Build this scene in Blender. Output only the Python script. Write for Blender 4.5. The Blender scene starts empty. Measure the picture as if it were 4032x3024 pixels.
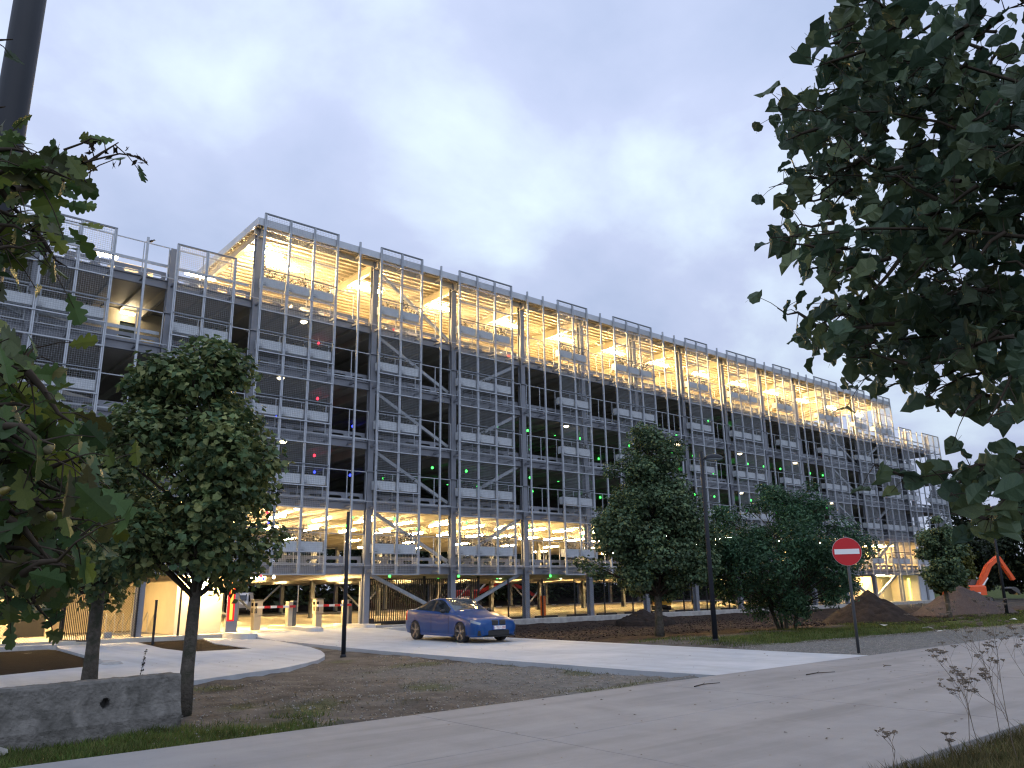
import bpy, bmesh, math, random
import numpy as np
from mathutils import Vector, Matrix, Euler, noise as mnoise

random.seed(7)
RNG = np.random.default_rng(11)
PI = math.pi
scene = bpy.context.scene
COL = scene.collection

# ------------------------------------------------------------------ camera
FPX, PITCH, ROLL, YAW = 3120.0, 0.255587585, -0.0162826459, 0.70336864
CAM = Vector((-13.24, -33.24, 1.64))
_f0 = Vector((math.sin(YAW) * math.cos(PITCH), math.cos(YAW) * math.cos(PITCH), math.sin(PITCH)))
_r0 = Vector((math.cos(YAW), -math.sin(YAW), 0))
_u0 = _r0.cross(_f0)
_r = math.cos(ROLL) * _r0 + math.sin(ROLL) * _u0
_u = -math.sin(ROLL) * _r0 + math.cos(ROLL) * _u0
cam_data = bpy.data.cameras.new('camera')
cam_data.sensor_width = 36.0
cam_data.lens = 36.0 * FPX / 4032.0
cam_data.clip_start = 0.05
cam_data.clip_end = 3000
cam = bpy.data.objects.new('camera', cam_data)
COL.objects.link(cam)
cam.matrix_world = Matrix(((_r.x, _u.x, -_f0.x, CAM.x), (_r.y, _u.y, -_f0.y, CAM.y), (_r.z, _u.z, -_f0.z, CAM.z), (0, 0, 0, 1)))
scene.camera = cam


def at(px, py, dist):
    """point seen at photo pixel (4032 wide) at a horizontal distance, used to survey where things stand"""
    d = _f0 + _r * ((px - 2016) / FPX) - _u * ((py - 1512) / FPX)
    return CAM + d * (dist / math.hypot(d.x, d.y))


# ------------------------------------------------------------------ world, sun, exposure
SUN_EL, SUN_ROT = math.radians(4.0), math.radians(200)
world = bpy.data.worlds.new('World')
scene.world = world
world.use_nodes = True
nt = world.node_tree
for n in list(nt.nodes):
    nt.nodes.remove(n)
W = nt.nodes.new
out = W('ShaderNodeOutputWorld')
bg = W('ShaderNodeBackground')
sky = W('ShaderNodeTexSky')
sky.sky_type = 'NISHITA'
sky.sun_disc = False
sky.sun_elevation = SUN_EL
sky.sun_rotation = SUN_ROT
tc = W('ShaderNodeTexCoord')
sep = W('ShaderNodeSeparateXYZ')
nt.links.new(tc.outputs['Generated'], sep.inputs[0])
# project the view direction onto a flat cloud deck
zc = W('ShaderNodeMath'); zc.operation = 'MAXIMUM'; zc.inputs[1].default_value = 0.0
nt.links.new(sep.outputs['Z'], zc.inputs[0])
za = W('ShaderNodeMath'); za.operation = 'ADD'; za.inputs[1].default_value = 0.42
nt.links.new(zc.outputs[0], za.inputs[0])
dv = W('ShaderNodeVectorMath'); dv.operation = 'DIVIDE'
nt.links.new(tc.outputs['Generated'], dv.inputs[0])
cmb = W('ShaderNodeCombineXYZ')
for i in range(3):
    nt.links.new(za.outputs[0], cmb.inputs[i])
nt.links.new(cmb.outputs[0], dv.inputs[1])
mp = W('ShaderNodeMapping')
mp.inputs['Scale'].default_value = (1.0, 1.0, 0.0)
mp.inputs['Location'].default_value = (3.1, 0.7, 0.0)
nt.links.new(dv.outputs[0], mp.inputs[0])
nz = W('ShaderNodeTexNoise')
nz.inputs['Scale'].default_value = 2.6
nz.inputs['Detail'].default_value = 7.0
nz.inputs['Roughness'].default_value = 0.52
nz.inputs['Distortion'].default_value = 0.15
nt.links.new(mp.outputs[0], nz.inputs['Vector'])
ramp = W('ShaderNodeValToRGB')
cr = ramp.color_ramp
cr.elements[0].position = 0.30
cr.elements[0].color = (0.455, 0.55, 0.79, 1)
cr.elements[1].position = 0.72
cr.elements[1].color = (0.88, 1.05, 1.16, 1)
e = cr.elements.new(0.50); e.color = (0.585, 0.668, 0.915, 1)
nt.links.new(nz.outputs['Fac'], ramp.inputs[0])
# cloud deck brightness: overcast sky, darker towards the horizon
mr = W('ShaderNodeMapRange')
mr.inputs['From Min'].default_value = 0.0
mr.inputs['From Max'].default_value = 0.55
mr.inputs['To Min'].default_value = 9.0
mr.inputs['To Max'].default_value = 12.2
nt.links.new(sep.outputs['Z'], mr.inputs['Value'])
mul = W('ShaderNodeVectorMath'); mul.operation = 'SCALE'
nt.links.new(ramp.outputs[0], mul.inputs[0])
nt.links.new(mr.outputs[0], mul.inputs['Scale'])
mix = W('ShaderNodeMix'); mix.data_type = 'RGBA'
mix.inputs['Factor'].default_value = 0.93
nt.links.new(sky.outputs[0], mix.inputs[6])
nt.links.new(mul.outputs[0], mix.inputs[7])
nt.links.new(mix.outputs[2], bg.inputs['Color'])
bg.inputs['Strength'].default_value = 0.095
nt.links.new(bg.outputs[0], out.inputs[0])

sun_d = bpy.data.lights.new('sun', 'SUN')
sun_d.energy = 0.8
sun_d.angle = math.radians(70)
sun_d.color = (0.86, 0.92, 1.0)
sun_o = bpy.data.objects.new('sun', sun_d)
COL.objects.link(sun_o)
sun_o.rotation_euler = (math.radians(48), 0, math.radians(-25))

scene.view_settings.view_transform = 'Standard'
scene.view_settings.look = 'None'
scene.view_settings.exposure = 0.0
scene.view_settings.gamma = 1.0
scene.view_settings.use_curve_mapping = False
scene.render.engine = 'CYCLES'
cy = scene.cycles
cy.use_denoising = True
cy.denoiser = 'OPENIMAGEDENOISE'
cy.denoising_prefilter = 'NONE'
cy.denoising_input_passes = 'RGB_ALBEDO_NORMAL'
cy.filter_width = 1.25
cy.max_bounces = 6
cy.diffuse_bounces = 3
cy.glossy_bounces = 3
cy.transmission_bounces = 4
cy.transparent_max_bounces = 8
cy.sample_clamp_indirect = 6.0
cy.use_adaptive_sampling = False
cy.use_light_tree = True


# ------------------------------------------------------------------ materials
MATS = {}


def nodemat(name):
    m = bpy.data.materials.new(name)
    m.use_nodes = True
    t = m.node_tree
    b = t.nodes['Principled BSDF']
    MATS[name] = m
    return m, t, b


def mat(name, col, rough=0.6, metal=0.0, var=0.18, scale=3.0, bump=0.0, bscale=40.0, spec=0.5, coat=0.0, stain=None, sscale=0.6):
    m, t, b = nodemat(name)
    N, L = t.nodes.new, t.links.new
    b.inputs['Roughness'].default_value = rough
    b.inputs['Metallic'].default_value = metal
    b.inputs['Specular IOR Level'].default_value = spec
    b.inputs['Coat Weight'].default_value = coat
    b.inputs['Coat Roughness'].default_value = 0.05
    tcx = N('ShaderNodeTexCoord')
    if var > 0:
        n1 = N('ShaderNodeTexNoise')
        n1.inputs['Scale'].default_value = scale
        n1.inputs['Detail'].default_value = 6
        n1.inputs['Roughness'].default_value = 0.6
        L(tcx.outputs['Object'], n1.inputs['Vector'])
        r = N('ShaderNodeValToRGB')
        r.color_ramp.elements[0].position = 0.28
        r.color_ramp.elements[1].position = 0.74
        r.color_ramp.elements[0].color = [c * (1 - var) for c in col] + [1]
        r.color_ramp.elements[1].color = [min(1, c * (1 + var)) for c in col] + [1]
        L(n1.outputs['Fac'], r.inputs[0])
        src = r.outputs[0]
        if stain:
            n2 = N('ShaderNodeTexNoise')
            n2.inputs['Scale'].default_value = sscale
            n2.inputs['Detail'].default_value = 5
            n2.inputs['Distortion'].default_value = 0.6
            L(tcx.outputs['Object'], n2.inputs['Vector'])
            r2 = N('ShaderNodeValToRGB')
            r2.color_ramp.elements[0].position = 0.48
            r2.color_ramp.elements[1].position = 0.68
            r2.color_ramp.elements[0].color = (0, 0, 0, 1)
            L(n2.outputs['Fac'], r2.inputs[0])
            mx = N('ShaderNodeMix'); mx.data_type = 'RGBA'
            L(r2.outputs[0], mx.inputs['Factor'])
            L(src, mx.inputs[6])
            mx.inputs[7].default_value = list(stain) + [1]
            src = mx.outputs[2]
        L(src, b.inputs['Base Color'])
    else:
        b.inputs['Base Color'].default_value = list(col) + [1]
    if bump > 0:
        nb = N('ShaderNodeTexNoise')
        nb.inputs['Scale'].default_value = bscale
        nb.inputs['Detail'].default_value = 4
        L(tcx.outputs['Object'], nb.inputs['Vector'])
        bp = N('ShaderNodeBump')
        bp.inputs['Strength'].default_value = bump
        bp.inputs['Distance'].default_value = 0.02
        L(nb.outputs['Fac'], bp.inputs['Height'])
        L(bp.outputs[0], b.inputs['Normal'])
    return m


def emit(name, col, strength):
    m, t, b = nodemat(name)
    b.inputs['Base Color'].default_value = [c * .15 for c in col] + [1]
    b.inputs['Emission Color'].default_value = list(col) + [1]
    b.inputs['Emission Strength'].default_value = strength
    return m


def leafmat(name, cols, rough=0.5, transl=0.25):
    """leaf colours vary leaf by leaf"""
    m, t, b = nodemat(name)
    N, L = t.nodes.new, t.links.new
    g = N('ShaderNodeNewGeometry')
    oi = N('ShaderNodeObjectInfo')
    ad = N('ShaderNodeMath'); ad.operation = 'ADD'
    L(g.outputs['Random Per Island'], ad.inputs[0])
    L(oi.outputs['Random'], ad.inputs[1])
    fr = N('ShaderNodeMath'); fr.operation = 'FRACT'
    L(ad.outputs[0], fr.inputs[0])
    r = N('ShaderNodeValToRGB')
    r.color_ramp.elements[0].color = list(cols[0]) + [1]
    r.color_ramp.elements[1].color = list(cols[-1]) + [1]
    for i, c in enumerate(cols[1:-1]):
        e = r.color_ramp.elements.new((i + 1) / (len(cols) - 1)); e.color = list(c) + [1]
    L(fr.outputs[0], r.inputs[0])
    nz = N('ShaderNodeTexNoise'); nz.inputs['Scale'].default_value = 22
    tcx = N('ShaderNodeTexCoord'); L(tcx.outputs['Object'], nz.inputs['Vector'])
    hs = N('ShaderNodeHueSaturation')
    mrv = N('ShaderNodeMapRange'); mrv.inputs['To Min'].default_value = 0.7; mrv.inputs['To Max'].default_value = 1.3
    L(nz.outputs['Fac'], mrv.inputs[0])
    n2 = N('ShaderNodeTexNoise'); n2.inputs['Scale'].default_value = 1.7; n2.inputs['Detail'].default_value = 2
    gp_ = N('ShaderNodeNewGeometry'); L(gp_.outputs['Position'], n2.inputs['Vector'])
    mr2 = N('ShaderNodeMapRange'); mr2.inputs['From Min'].default_value = .32; mr2.inputs['From Max'].default_value = .68; mr2.inputs['To Min'].default_value = .55; mr2.inputs['To Max'].default_value = 1.5
    L(n2.outputs['Fac'], mr2.inputs[0])
    mv_ = N('ShaderNodeMath'); mv_.operation = 'MULTIPLY'; L(mrv.outputs[0], mv_.inputs[0]); L(mr2.outputs[0], mv_.inputs[1])
    L(mv_.outputs[0], hs.inputs['Value'])
    L(r.outputs[0], hs.inputs['Color'])
    L(hs.outputs[0], b.inputs['Base Color'])
    b.inputs['Roughness'].default_value = rough
    b.inputs['Specular IOR Level'].default_value = 0.22
    tr = N('ShaderNodeBsdfTranslucent')
    L(hs.outputs[0], tr.inputs['Color'])
    ms = N('ShaderNodeMixShader'); ms.inputs[0].default_value = transl
    L(b.outputs[0], ms.inputs[1]); L(tr.outputs[0], ms.inputs[2])
    L(ms.outputs[0], t.nodes['Material Output'].inputs['Surface'])
    return m


mat('galvanised', (0.38, 0.41, 0.46), 0.5, 0.35, 0.12, 6)
mat('wire', (0.42, 0.45, 0.50), 0.5, 0.3, 0)
mat('dark_rod', (0.16, 0.18, 0.21), 0.5, 0.4, 0)
mat('grey_steel', (0.20, 0.215, 0.255), 0.5, 0.1, 0.1, 2)
mat('brace_steel', (0.33, 0.355, 0.39), 0.5, 0.3, 0.2, 5)
mat('fascia_metal', (0.46, 0.49, 0.54), 0.45, 0.3, 0.14, 1.5)
mat('planter_metal', (0.54, 0.58, 0.63), 0.42, 0.0, 0.12, 4, stain=(0.38, 0.41, 0.45), sscale=2.0)
mat('deck_metal', (0.40, 0.38, 0.345), 0.6, 0.0, 0.1, 1.0)
mat('roof_deck_metal', (0.55, 0.50, 0.42), 0.55, 0.0, 0.1, 1.0)
mat('floor_concrete', (0.40, 0.38, 0.345), 0.8, 0, 0.2, 0.8, 0.1, 30)
mat('cream_wall', (0.62, 0.55, 0.42), 0.8, 0, 0.06, 1.5)
mat('slab_concrete', (0.50, 0.50, 0.50), 0.85, 0, 0.10, 0.7, 0.15, 60, stain=(0.40, 0.40, 0.405), sscale=0.35)
mat('slab_edge', (0.36, 0.35, 0.34), 0.9, 0, 0.25, 3, 0.3, 30, spec=0.12)
mat('road_concrete', (0.285, 0.268, 0.266), 0.85, 0, 0.08, 1.2, 0.2, 80, stain=(0.235, 0.222, 0.22), sscale=0.4)
mat('joint_fill', (0.10, 0.10, 0.10), 0.9, 0, 0.2, 8)
mat('black_metal', (0.018, 0.018, 0.02), 0.45, 0.2, 0)
mat('pole_paint', (0.016, 0.019, 0.027), 0.55, 0.0, 0.15, 3, spec=0.25)
mat('old_concrete', (0.155, 0.148, 0.14), 0.95, 0, 0.35, 6, 0.9, 28, stain=(0.075, 0.073, 0.068), sscale=3.0, spec=0.12)
mat('bark', (0.095, 0.085, 0.073), 0.95, 0, 0.4, 14, 0.9, 40, stain=(0.05, 0.055, 0.04), sscale=4, spec=0.12)
mat('twig', (0.05, 0.04, 0.032), 0.9, 0, 0.3, 10, spec=0.12)
mat('post_grey', (0.055, 0.06, 0.068), 0.5, 0.1, 0.15, 4, spec=0.3)
mat('sign_red', (0.46, 0.006, 0.012), 0.45, 0, 0.05, 2)
mat('sign_white', (0.72, 0.73, 0.74), 0.5, 0, 0.03, 2)
mat('cabinet', (0.50, 0.44, 0.33), 0.5, 0.0, 0.06, 3)
mat('cabinet_dark', (0.08, 0.08, 0.08), 0.5, 0.0, 0.05, 3)
mat('arm_red', (0.5, 0.02, 0.02), 0.5, 0, 0)
mat('arm_white', (0.75, 0.75, 0.72), 0.5, 0, 0)
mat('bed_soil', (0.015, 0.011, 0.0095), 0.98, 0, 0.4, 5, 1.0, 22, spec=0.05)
mat('soil', (0.028, 0.022, 0.020), 0.98, 0, 0.4, 4, 1.0, 18, spec=0.12)
mat('gravel_pile', (0.080, 0.063, 0.060), 0.98, 0, 0.5, 22, 1.0, 40, spec=0.12)
mat('car_paint', (0.006, 0.050, 0.185), 0.30, 0.0, 0, coat=0.3, spec=0.2)
mat('glass_dark', (0.012, 0.016, 0.02), 0.06, 0.0, 0, spec=0.9)
mat('glass_screen', (0.035, 0.05, 0.06), 0.07, 0.0, 0, spec=0.9)
mat('tyre', (0.015, 0.015, 0.016), 0.8, 0, 0.2, 20)
mat('rim', (0.22, 0.20, 0.19), 0.35, 0.6, 0)
mat('chrome', (0.7, 0.7, 0.72), 0.12, 1.0, 0)
mat('plastic_black', (0.012, 0.012, 0.013), 0.5, 0, 0)
mat('lamp_lens', (0.20, 0.24, 0.27), 0.12, 0.1, 0, spec=0.9)
mat('tail_lens', (0.45, 0.01, 0.01), 0.2, 0.0, 0)
mat('van_white', (0.62, 0.64, 0.70), 0.35, 0, 0.03, 1, coat=0.5)
mat('machine_orange', (0.72, 0.10, 0.025), 0.5, 0, 0.1, 2)
mat('machine_red', (0.40, 0.025, 0.02), 0.55, 0, 0.2, 2)
mat('machine_yellow', (0.75, 0.42, 0.02), 0.5, 0, 0.1, 2)
mat('orange_cover', (0.70, 0.16, 0.02), 0.6, 0, 0.1, 2)
mat('steel_bright', (0.55, 0.56, 0.57), 0.35, 0.7, 0)
mat('container_grey', (0.42, 0.46, 0.52), 0.6, 0, 0.05, 2)
mat('acorn', (0.16, 0.13, 0.035), 0.45, 0, 0.3, 60)
mat('acorn_cup', (0.10, 0.09, 0.05), 0.9, 0, 0.3, 80)
mat('plate_blue', (0.02, 0.05, 0.3), 0.5, 0, 0)
mat('plate_red', (0.35, 0.02, 0.03), 0.5, 0, 0)
mat('weed', (0.15, 0.12, 0.095), 0.9, 0, 0.3, 30, spec=0.12)
mat('weed_head', (0.19, 0.155, 0.125), 0.95, 0, 0.4, 60, spec=0.12)
mat('stone', (0.26, 0.25, 0.235), 0.9, 0, 0.3, 12, 0.4, 30, spec=0.12)
mat('litter', (0.6, 0.6, 0.58), 0.8, 0, 0.1, 10)
emit('tube_glow', (1.0, 0.65, 0.25), 460.0)
emit('roof_tube_glow', (1.0, 0.65, 0.25), 1000.0)
emit('wall_lamp_glow', (1.0, 0.66, 0.26), 1300.0)
emit('deck_lamp_glow', (1.0, 0.80, 0.50), 45.0)
emit('white_glow', (1.0, 0.86, 0.56), 9.0)
emit('green_glow', (0.07, 1.0, 0.13), 4.0)
emit('red_glow', (1.0, 0.03, 0.06), 4.0)
emit('blue_glow', (0.03, 0.05, 1.0), 5.0)
emit('neon_red', (1.0, 0.30, 0.04), 3.2)
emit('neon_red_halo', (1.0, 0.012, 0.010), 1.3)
emit('neon_green', (0.66, 1.0, 0.10), 6.0)
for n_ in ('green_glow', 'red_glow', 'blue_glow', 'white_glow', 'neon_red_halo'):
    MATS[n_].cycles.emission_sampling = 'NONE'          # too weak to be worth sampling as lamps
leafmat('leaf_linden', [(0.0405, 0.0783, 0.0392), (0.0702, 0.1188, 0.0540), (0.1215, 0.1620, 0.0621), (0.2025, 0.2160, 0.0837), (0.0567, 0.0999, 0.0486)])
leafmat('leaf_linden_near', [(0.0351, 0.0648, 0.0432), (0.0540, 0.0891, 0.0567), (0.0702, 0.1080, 0.0621), (0.1013, 0.1283, 0.0594)])
leafmat('leaf_oak', [(0.0405, 0.0810, 0.0297), (0.0648, 0.1107, 0.0297), (0.1418, 0.1728, 0.0324), (0.0540, 0.0918, 0.0324), (0.0351, 0.0702, 0.0297), (0.0891, 0.0810, 0.0297)])
leafmat('leaf_dark', [(0.0405, 0.0756, 0.0459), (0.0648, 0.1107, 0.0621), (0.0972, 0.1485, 0.0810), (0.1242, 0.1553, 0.0648)])
leafmat('leaf_feather', [(0.0243, 0.0648, 0.0405), (0.0459, 0.1053, 0.0567), (0.0743, 0.1418, 0.0675)])
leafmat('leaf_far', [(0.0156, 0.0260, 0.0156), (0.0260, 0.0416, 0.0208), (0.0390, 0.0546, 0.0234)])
leafmat('leaf_yellow', [(0.0540, 0.0675, 0.0189), (0.1148, 0.1148, 0.0243), (0.0405, 0.0607, 0.0216)])
leafmat('leaf_climber', [(0.0220, 0.0260, 0.0140), (0.0350, 0.0400, 0.0180), (0.0500, 0.0340, 0.0160)])
leafmat('grass_blade', [(0.0400, 0.0700, 0.0150), (0.0620, 0.1000, 0.0220), (0.0900, 0.1150, 0.0280), (0.1100, 0.0950, 0.0400)], 0.7, 0.3)
leafmat('dry_grass', [(0.0517, 0.0633, 0.0230), (0.0862, 0.0805, 0.0345), (0.1265, 0.1035, 0.0517), (0.0403, 0.0517, 0.0184)], 0.8, 0.25)
leafmat('dead_leaf', [(0.1000, 0.0750, 0.0500), (0.1700, 0.1300, 0.0900), (0.2400, 0.2000, 0.1500), (0.0600, 0.0450, 0.0300)], 0.8, 0.1)


# ------------------------------------------------------------------ mesh helpers
class MB:
    def __init__(s):
        s.v = []
        s.f = []
        s.mi = []
        s.cur = 0

    def add(s, vs, fs):
        o = len(s.v)
        s.v += [tuple(p) for p in vs]
        s.f += [tuple(i + o for i in f) for f in fs]
        s.mi += [s.cur] * len(fs)
        return s

    def box(s, x0, x1, y0, y1, z0, z1):
        vs = [(x0, y0, z0), (x1, y0, z0), (x1, y1, z0), (x0, y1, z0), (x0, y0, z1), (x1, y0, z1), (x1, y1, z1), (x0, y1, z1)]
        return s.add(vs, [(0, 3, 2, 1), (4, 5, 6, 7), (0, 1, 5, 4), (1, 2, 6, 5), (2, 3, 7, 6), (3, 0, 4, 7)])

    def bbox(s, x0, x1, y0, y1, z0, z1, b=0.02):
        """box with chamfered edges on the top and upright edges"""
        vs = []
        for z, k in ((z0, 0), (z1 - b, 0), (z1, b)):
            X0, X1, Y0, Y1 = x0 + k, x1 - k, y0 + k, y1 - k
            vs += [(X0 + b, Y0, z), (X1 - b, Y0, z), (X1, Y0 + b, z), (X1, Y1 - b, z), (X1 - b, Y1, z), (X0 + b, Y1, z), (X0, Y1 - b, z), (X0, Y0 + b, z)]
        fs = [tuple(reversed(range(8))), tuple(range(16, 24))]
        for k in (0, 8):
            for i in range(8):
                j = (i + 1) % 8
                fs.append((k + i, k + j, k + 8 + j, k + 8 + i))
        return s.add(vs, fs)

    def beam(s, p, q, w, h, up=(0, 0, 1)):
        p, q = Vector(p), Vector(q)
        d = (q - p).normalized()
        a = d.cross(Vector(up))
        if a.length < 1e-4:
            a = d.cross(Vector((1, 0, 0)))
        a.normalize()
        b = a.cross(d).normalized()
        vs = []
        for c in (p, q):
            for sx, sz in ((-1, -1), (1, -1), (1, 1), (-1, 1)):
                vs.append(c + a * (sx * w / 2) + b * (sz * h / 2))
        return s.add(vs, [(0, 1, 2, 3), (7, 6, 5, 4), (0, 4, 5, 1), (1, 5, 6, 2), (2, 6, 7, 3), (3, 7, 4, 0)])

    def tube(s, pts, rad, n=8, cap=True):
        pts = [Vector(p) for p in pts]
        if not hasattr(rad, '__len__'):
            rad = [rad] * len(pts)
        o = len(s.v)
        vs, fs = [], []
        ref = None
        for i, p in enumerate(pts):
            d = (pts[min(i + 1, len(pts) - 1)] - pts[max(i - 1, 0)]).normalized()
            if ref is None:
                ref = Vector((0, 0, 1)) if abs(d.z) < 0.9 else Vector((1, 0, 0))
            a = (ref - d * ref.dot(d)).normalized()
            ref = a
            b = d.cross(a)
            for k in range(n):
                t = 2 * PI * k / n
                vs.append(p + a * (rad[i] * math.cos(t)) + b * (rad[i] * math.sin(t)))
        for i in range(len(pts) - 1):
            for k in range(n):
                k2 = (k + 1) % n
                fs.append((i * n + k, i * n + k2, (i + 1) * n + k2, (i + 1) * n + k))
        if cap:
            fs.append(tuple(reversed(range(n))))
            fs.append(tuple(range((len(pts) - 1) * n, len(pts) * n)))
        return s.add(vs, fs)

    def prism(s, poly, z0, z1, bottom=True):
        n = len(poly)
        area = sum(poly[i][0] * poly[(i + 1) % n][1] - poly[(i + 1) % n][0] * poly[i][1] for i in range(n))
        if area < 0:
            poly = poly[::-1]
        vs = [(x, y, z0) for x, y in poly] + [(x, y, z1) for x, y in poly]
        fs = [tuple(range(n, 2 * n))]
        if bottom:
            fs.append(tuple(reversed(range(n))))
        for i in range(n):
            j = (i + 1) % n
            fs.append((i, j, n + j, n + i))
        return s.add(vs, fs)

    def lathe(s, prof, n=16, c=(0, 0, 0), axis='z', cap=True):
        vs, fs = [], []
        for r, z in prof:
            for k in range(n):
                t = 2 * PI * k / n
                p = (r * math.cos(t), r * math.sin(t), z)
                if axis == 'y':
                    p = (p[0], p[2], p[1])
                if axis == 'x':
                    p = (p[2], p[0], p[1])
                vs.append((p[0] + c[0], p[1] + c[1], p[2] + c[2]))
        m = len(prof)
        for i in range(m - 1):
            for k in range(n):
                k2 = (k + 1) % n
                fs.append((i * n + k, i * n + k2, (i + 1) * n + k2, (i + 1) * n + k))
        if cap:
            fs.append(tuple(reversed(range(n))))
            fs.append(tuple(range((m - 1) * n, m * n)))
        return s.add(vs, fs)

    def mesh(s, name, mats, off=(0, 0, 0), smooth=False):
        me = bpy.data.meshes.new(name)
        vs = [(x - off[0], y - off[1], z - off[2]) for x, y, z in s.v]
        me.from_pydata(vs, [], s.f)
        if isinstance(mats, str):
            mats = [mats]
        for m in mats:
            me.materials.append(MATS[m])
        if len(mats) > 1:
            me.polygons.foreach_set('material_index', s.mi)
        if smooth:
            me.polygons.foreach_set('use_smooth', [True] * len(me.polygons))
        me.update()
        return me

    def build(s, name, mats, parent=None, smooth=False, local=False):
        off = (0, 0, 0)
        if parent is not None and not local:
            off = wloc(parent)
        return put(name, s.mesh(name, mats, off, smooth), parent)


def wloc(o):
    v = Vector((0, 0, 0))
    while o is not None:
        v += o.location
        o = o.parent
    return v


def put(name, me, parent=None, loc=(0, 0, 0), rot=None):
    o = bpy.data.objects.new(name, me)
    COL.objects.link(o)
    o.location = loc
    if rot is not None:
        o.rotation_euler = rot
    if parent is not None:
        o.parent = parent
    return o


def tag(o, label, cat, group=None):
    o['label'] = label
    o['category'] = cat
    if group:
        o['group'] = group
    return o


def thing(name, label, cat, loc=(0, 0, 0), rz=0.0, group=None):
    o = put(name, None, None, loc, (0, 0, rz))
    o.empty_display_size = 0.2
    return tag(o, label, cat, group)


def struct(o):
    o['kind'] = 'structure'
    return o


def stuff(o):
    o['kind'] = 'stuff'
    return o


def np_mesh(name, V, F, matname, smooth=False):
    """fast mesh from numpy arrays, F is (n, k)"""
    me = bpy.data.meshes.new(name)
    V = np.asarray(V, np.float32)
    F = np.asarray(F, np.int32)
    n, k = F.shape
    me.vertices.add(len(V)); me.vertices.foreach_set('co', V.ravel())
    me.loops.add(n * k); me.loops.foreach_set('vertex_index', F.ravel())
    me.polygons.add(n)
    me.polygons.foreach_set('loop_start', np.arange(0, n * k, k, dtype=np.int32))
    if smooth:
        me.polygons.foreach_set('use_smooth', np.ones(n, bool))
    me.materials.append(MATS[matname])
    me.update(calc_edges=True)
    me.validate()
    return me


# ================================================================== SETTING: ground
def smooth01(t):
    t = np.clip(t, 0, 1)
    return t * t * (3 - 2 * t)


def vnoise(x, y, seed=0):
    """cheap smooth value noise for arrays"""
    xi, yi = np.floor(x).astype(int), np.floor(y).astype(int)
    xf, yf = x - xi, y - yi
    u, v = xf * xf * (3 - 2 * xf), yf * yf * (3 - 2 * yf)

    def h(a, b):
        n = (a * 374761393 + b * 668265263 + seed * 982451653) & 0x7fffffff
        n = ((n ^ (n >> 13)) * 1274126177) & 0x7fffffff
        return (n & 0xffff) / 65535.0
    return (h(xi, yi) * (1 - u) + h(xi + 1, yi) * u) * (1 - v) + (h(xi, yi + 1) * (1 - u) + h(xi + 1, yi + 1) * u) * v


def fbm(x, y, seed=0, o=4):
    s, a, t = 0, 0.5, 0
    for i in range(o):
        s = s + a * vnoise(x * 2 ** i, y * 2 ** i, seed + i)
        t += a
        a *= 0.5
    return s / t


def axis(lo, hi, step, far, grow=1.35):
    a = list(np.arange(lo, hi + 1e-6, step))
    d, x = step, hi
    while x < far:
        d *= grow; x += d; a.append(x)
    d, x = step, lo
    while x > -far:
        d *= grow; x -= d; a.insert(0, x)
    return np.array(a)


gx = axis(-16, 44, 0.22, 900)
gy = axis(-36, 2, 0.20, 900)
GX, GY = np.meshgrid(gx, gy)


def ground_z(X, Y):
    n = fbm(X * 0.9, Y * 0.9, 3) - 0.5
    n2 = fbm(X * 3.1, Y * 3.1, 9) - 0.5
    z = np.full_like(X, -0.05) + n * 0.10 + n2 * 0.05
    z = np.where(Y < -29.4, -0.02 + 0.10 * smooth01((-29.4 - Y) / 1.5) + n * 0.10 + n2 * 0.05, z)
    strip = (X < 0.3) & (Y > -23.3) & (Y < -9)
    z = np.where(strip, -0.09 + n * 0.14 + n2 * 0.10 + 0.07 * smooth01((-22.4 - Y) / 0.9), z)
    # dug-out ground between the pavement verge and the building edge
    dig = smooth01((Y + 13.2) / 1.0) * smooth01((X - 6.4) / 0.8) * smooth01((46 - X) / 6) * smooth01((-0.0 - Y) / 1.2)
    z = z - 0.26 * dig + 0.22 * dig * (fbm(X * 0.5, Y * 0.5, 5) - 0.4)
    bank = np.exp(-((Y + 12.0 + 0.8 * n) / 0.7) ** 2) * smooth01((X - 6.6) / 0.8) * smooth01((24 - X) / 6)
    z = z + 0.22 * bank
    verge = smooth01((Y + 19.5) / 1.5) * smooth01((-14.5 - Y) / 1.5) * smooth01((X - 6.5) / 1)
    z = z + 0.10 * verge
    gr = (X > 6.3) & (Y > -23.3) & (Y < -19)
    z = np.where(gr, -0.02 + 0.4 * n2 * 0.06 + 0.05 * n, z)
    bed = (Y > -12) & (Y < 0) & (X < 0)
    z = np.where(bed, -0.10 + n * 0.06 + n2 * 0.04, z)
    # under the road, driveway and building the ground stays well below them
    low = ((Y < -23.32) & (Y > -29.32)) | ((X > -0.1) & (X < 6.2) & (Y > -23.5) & (Y < 0.2)) | (Y > 0.1)
    near = (np.abs(X) < 100) & (Y < 60)
    z = np.where(low & near, -0.30, z)
    far = smooth01((np.hypot(X - 10, Y + 15) - 60) / 60)
    return z * (1 - far) - 0.06 * far


GZ = ground_z(GX, GY)
ny, nx = GX.shape
idx = np.arange(nx * ny).reshape(ny, nx)
GF = np.stack([idx[:-1, :-1], idx[:-1, 1:], idx[1:, 1:], idx[1:, :-1]], -1).reshape(-1, 4)
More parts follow.
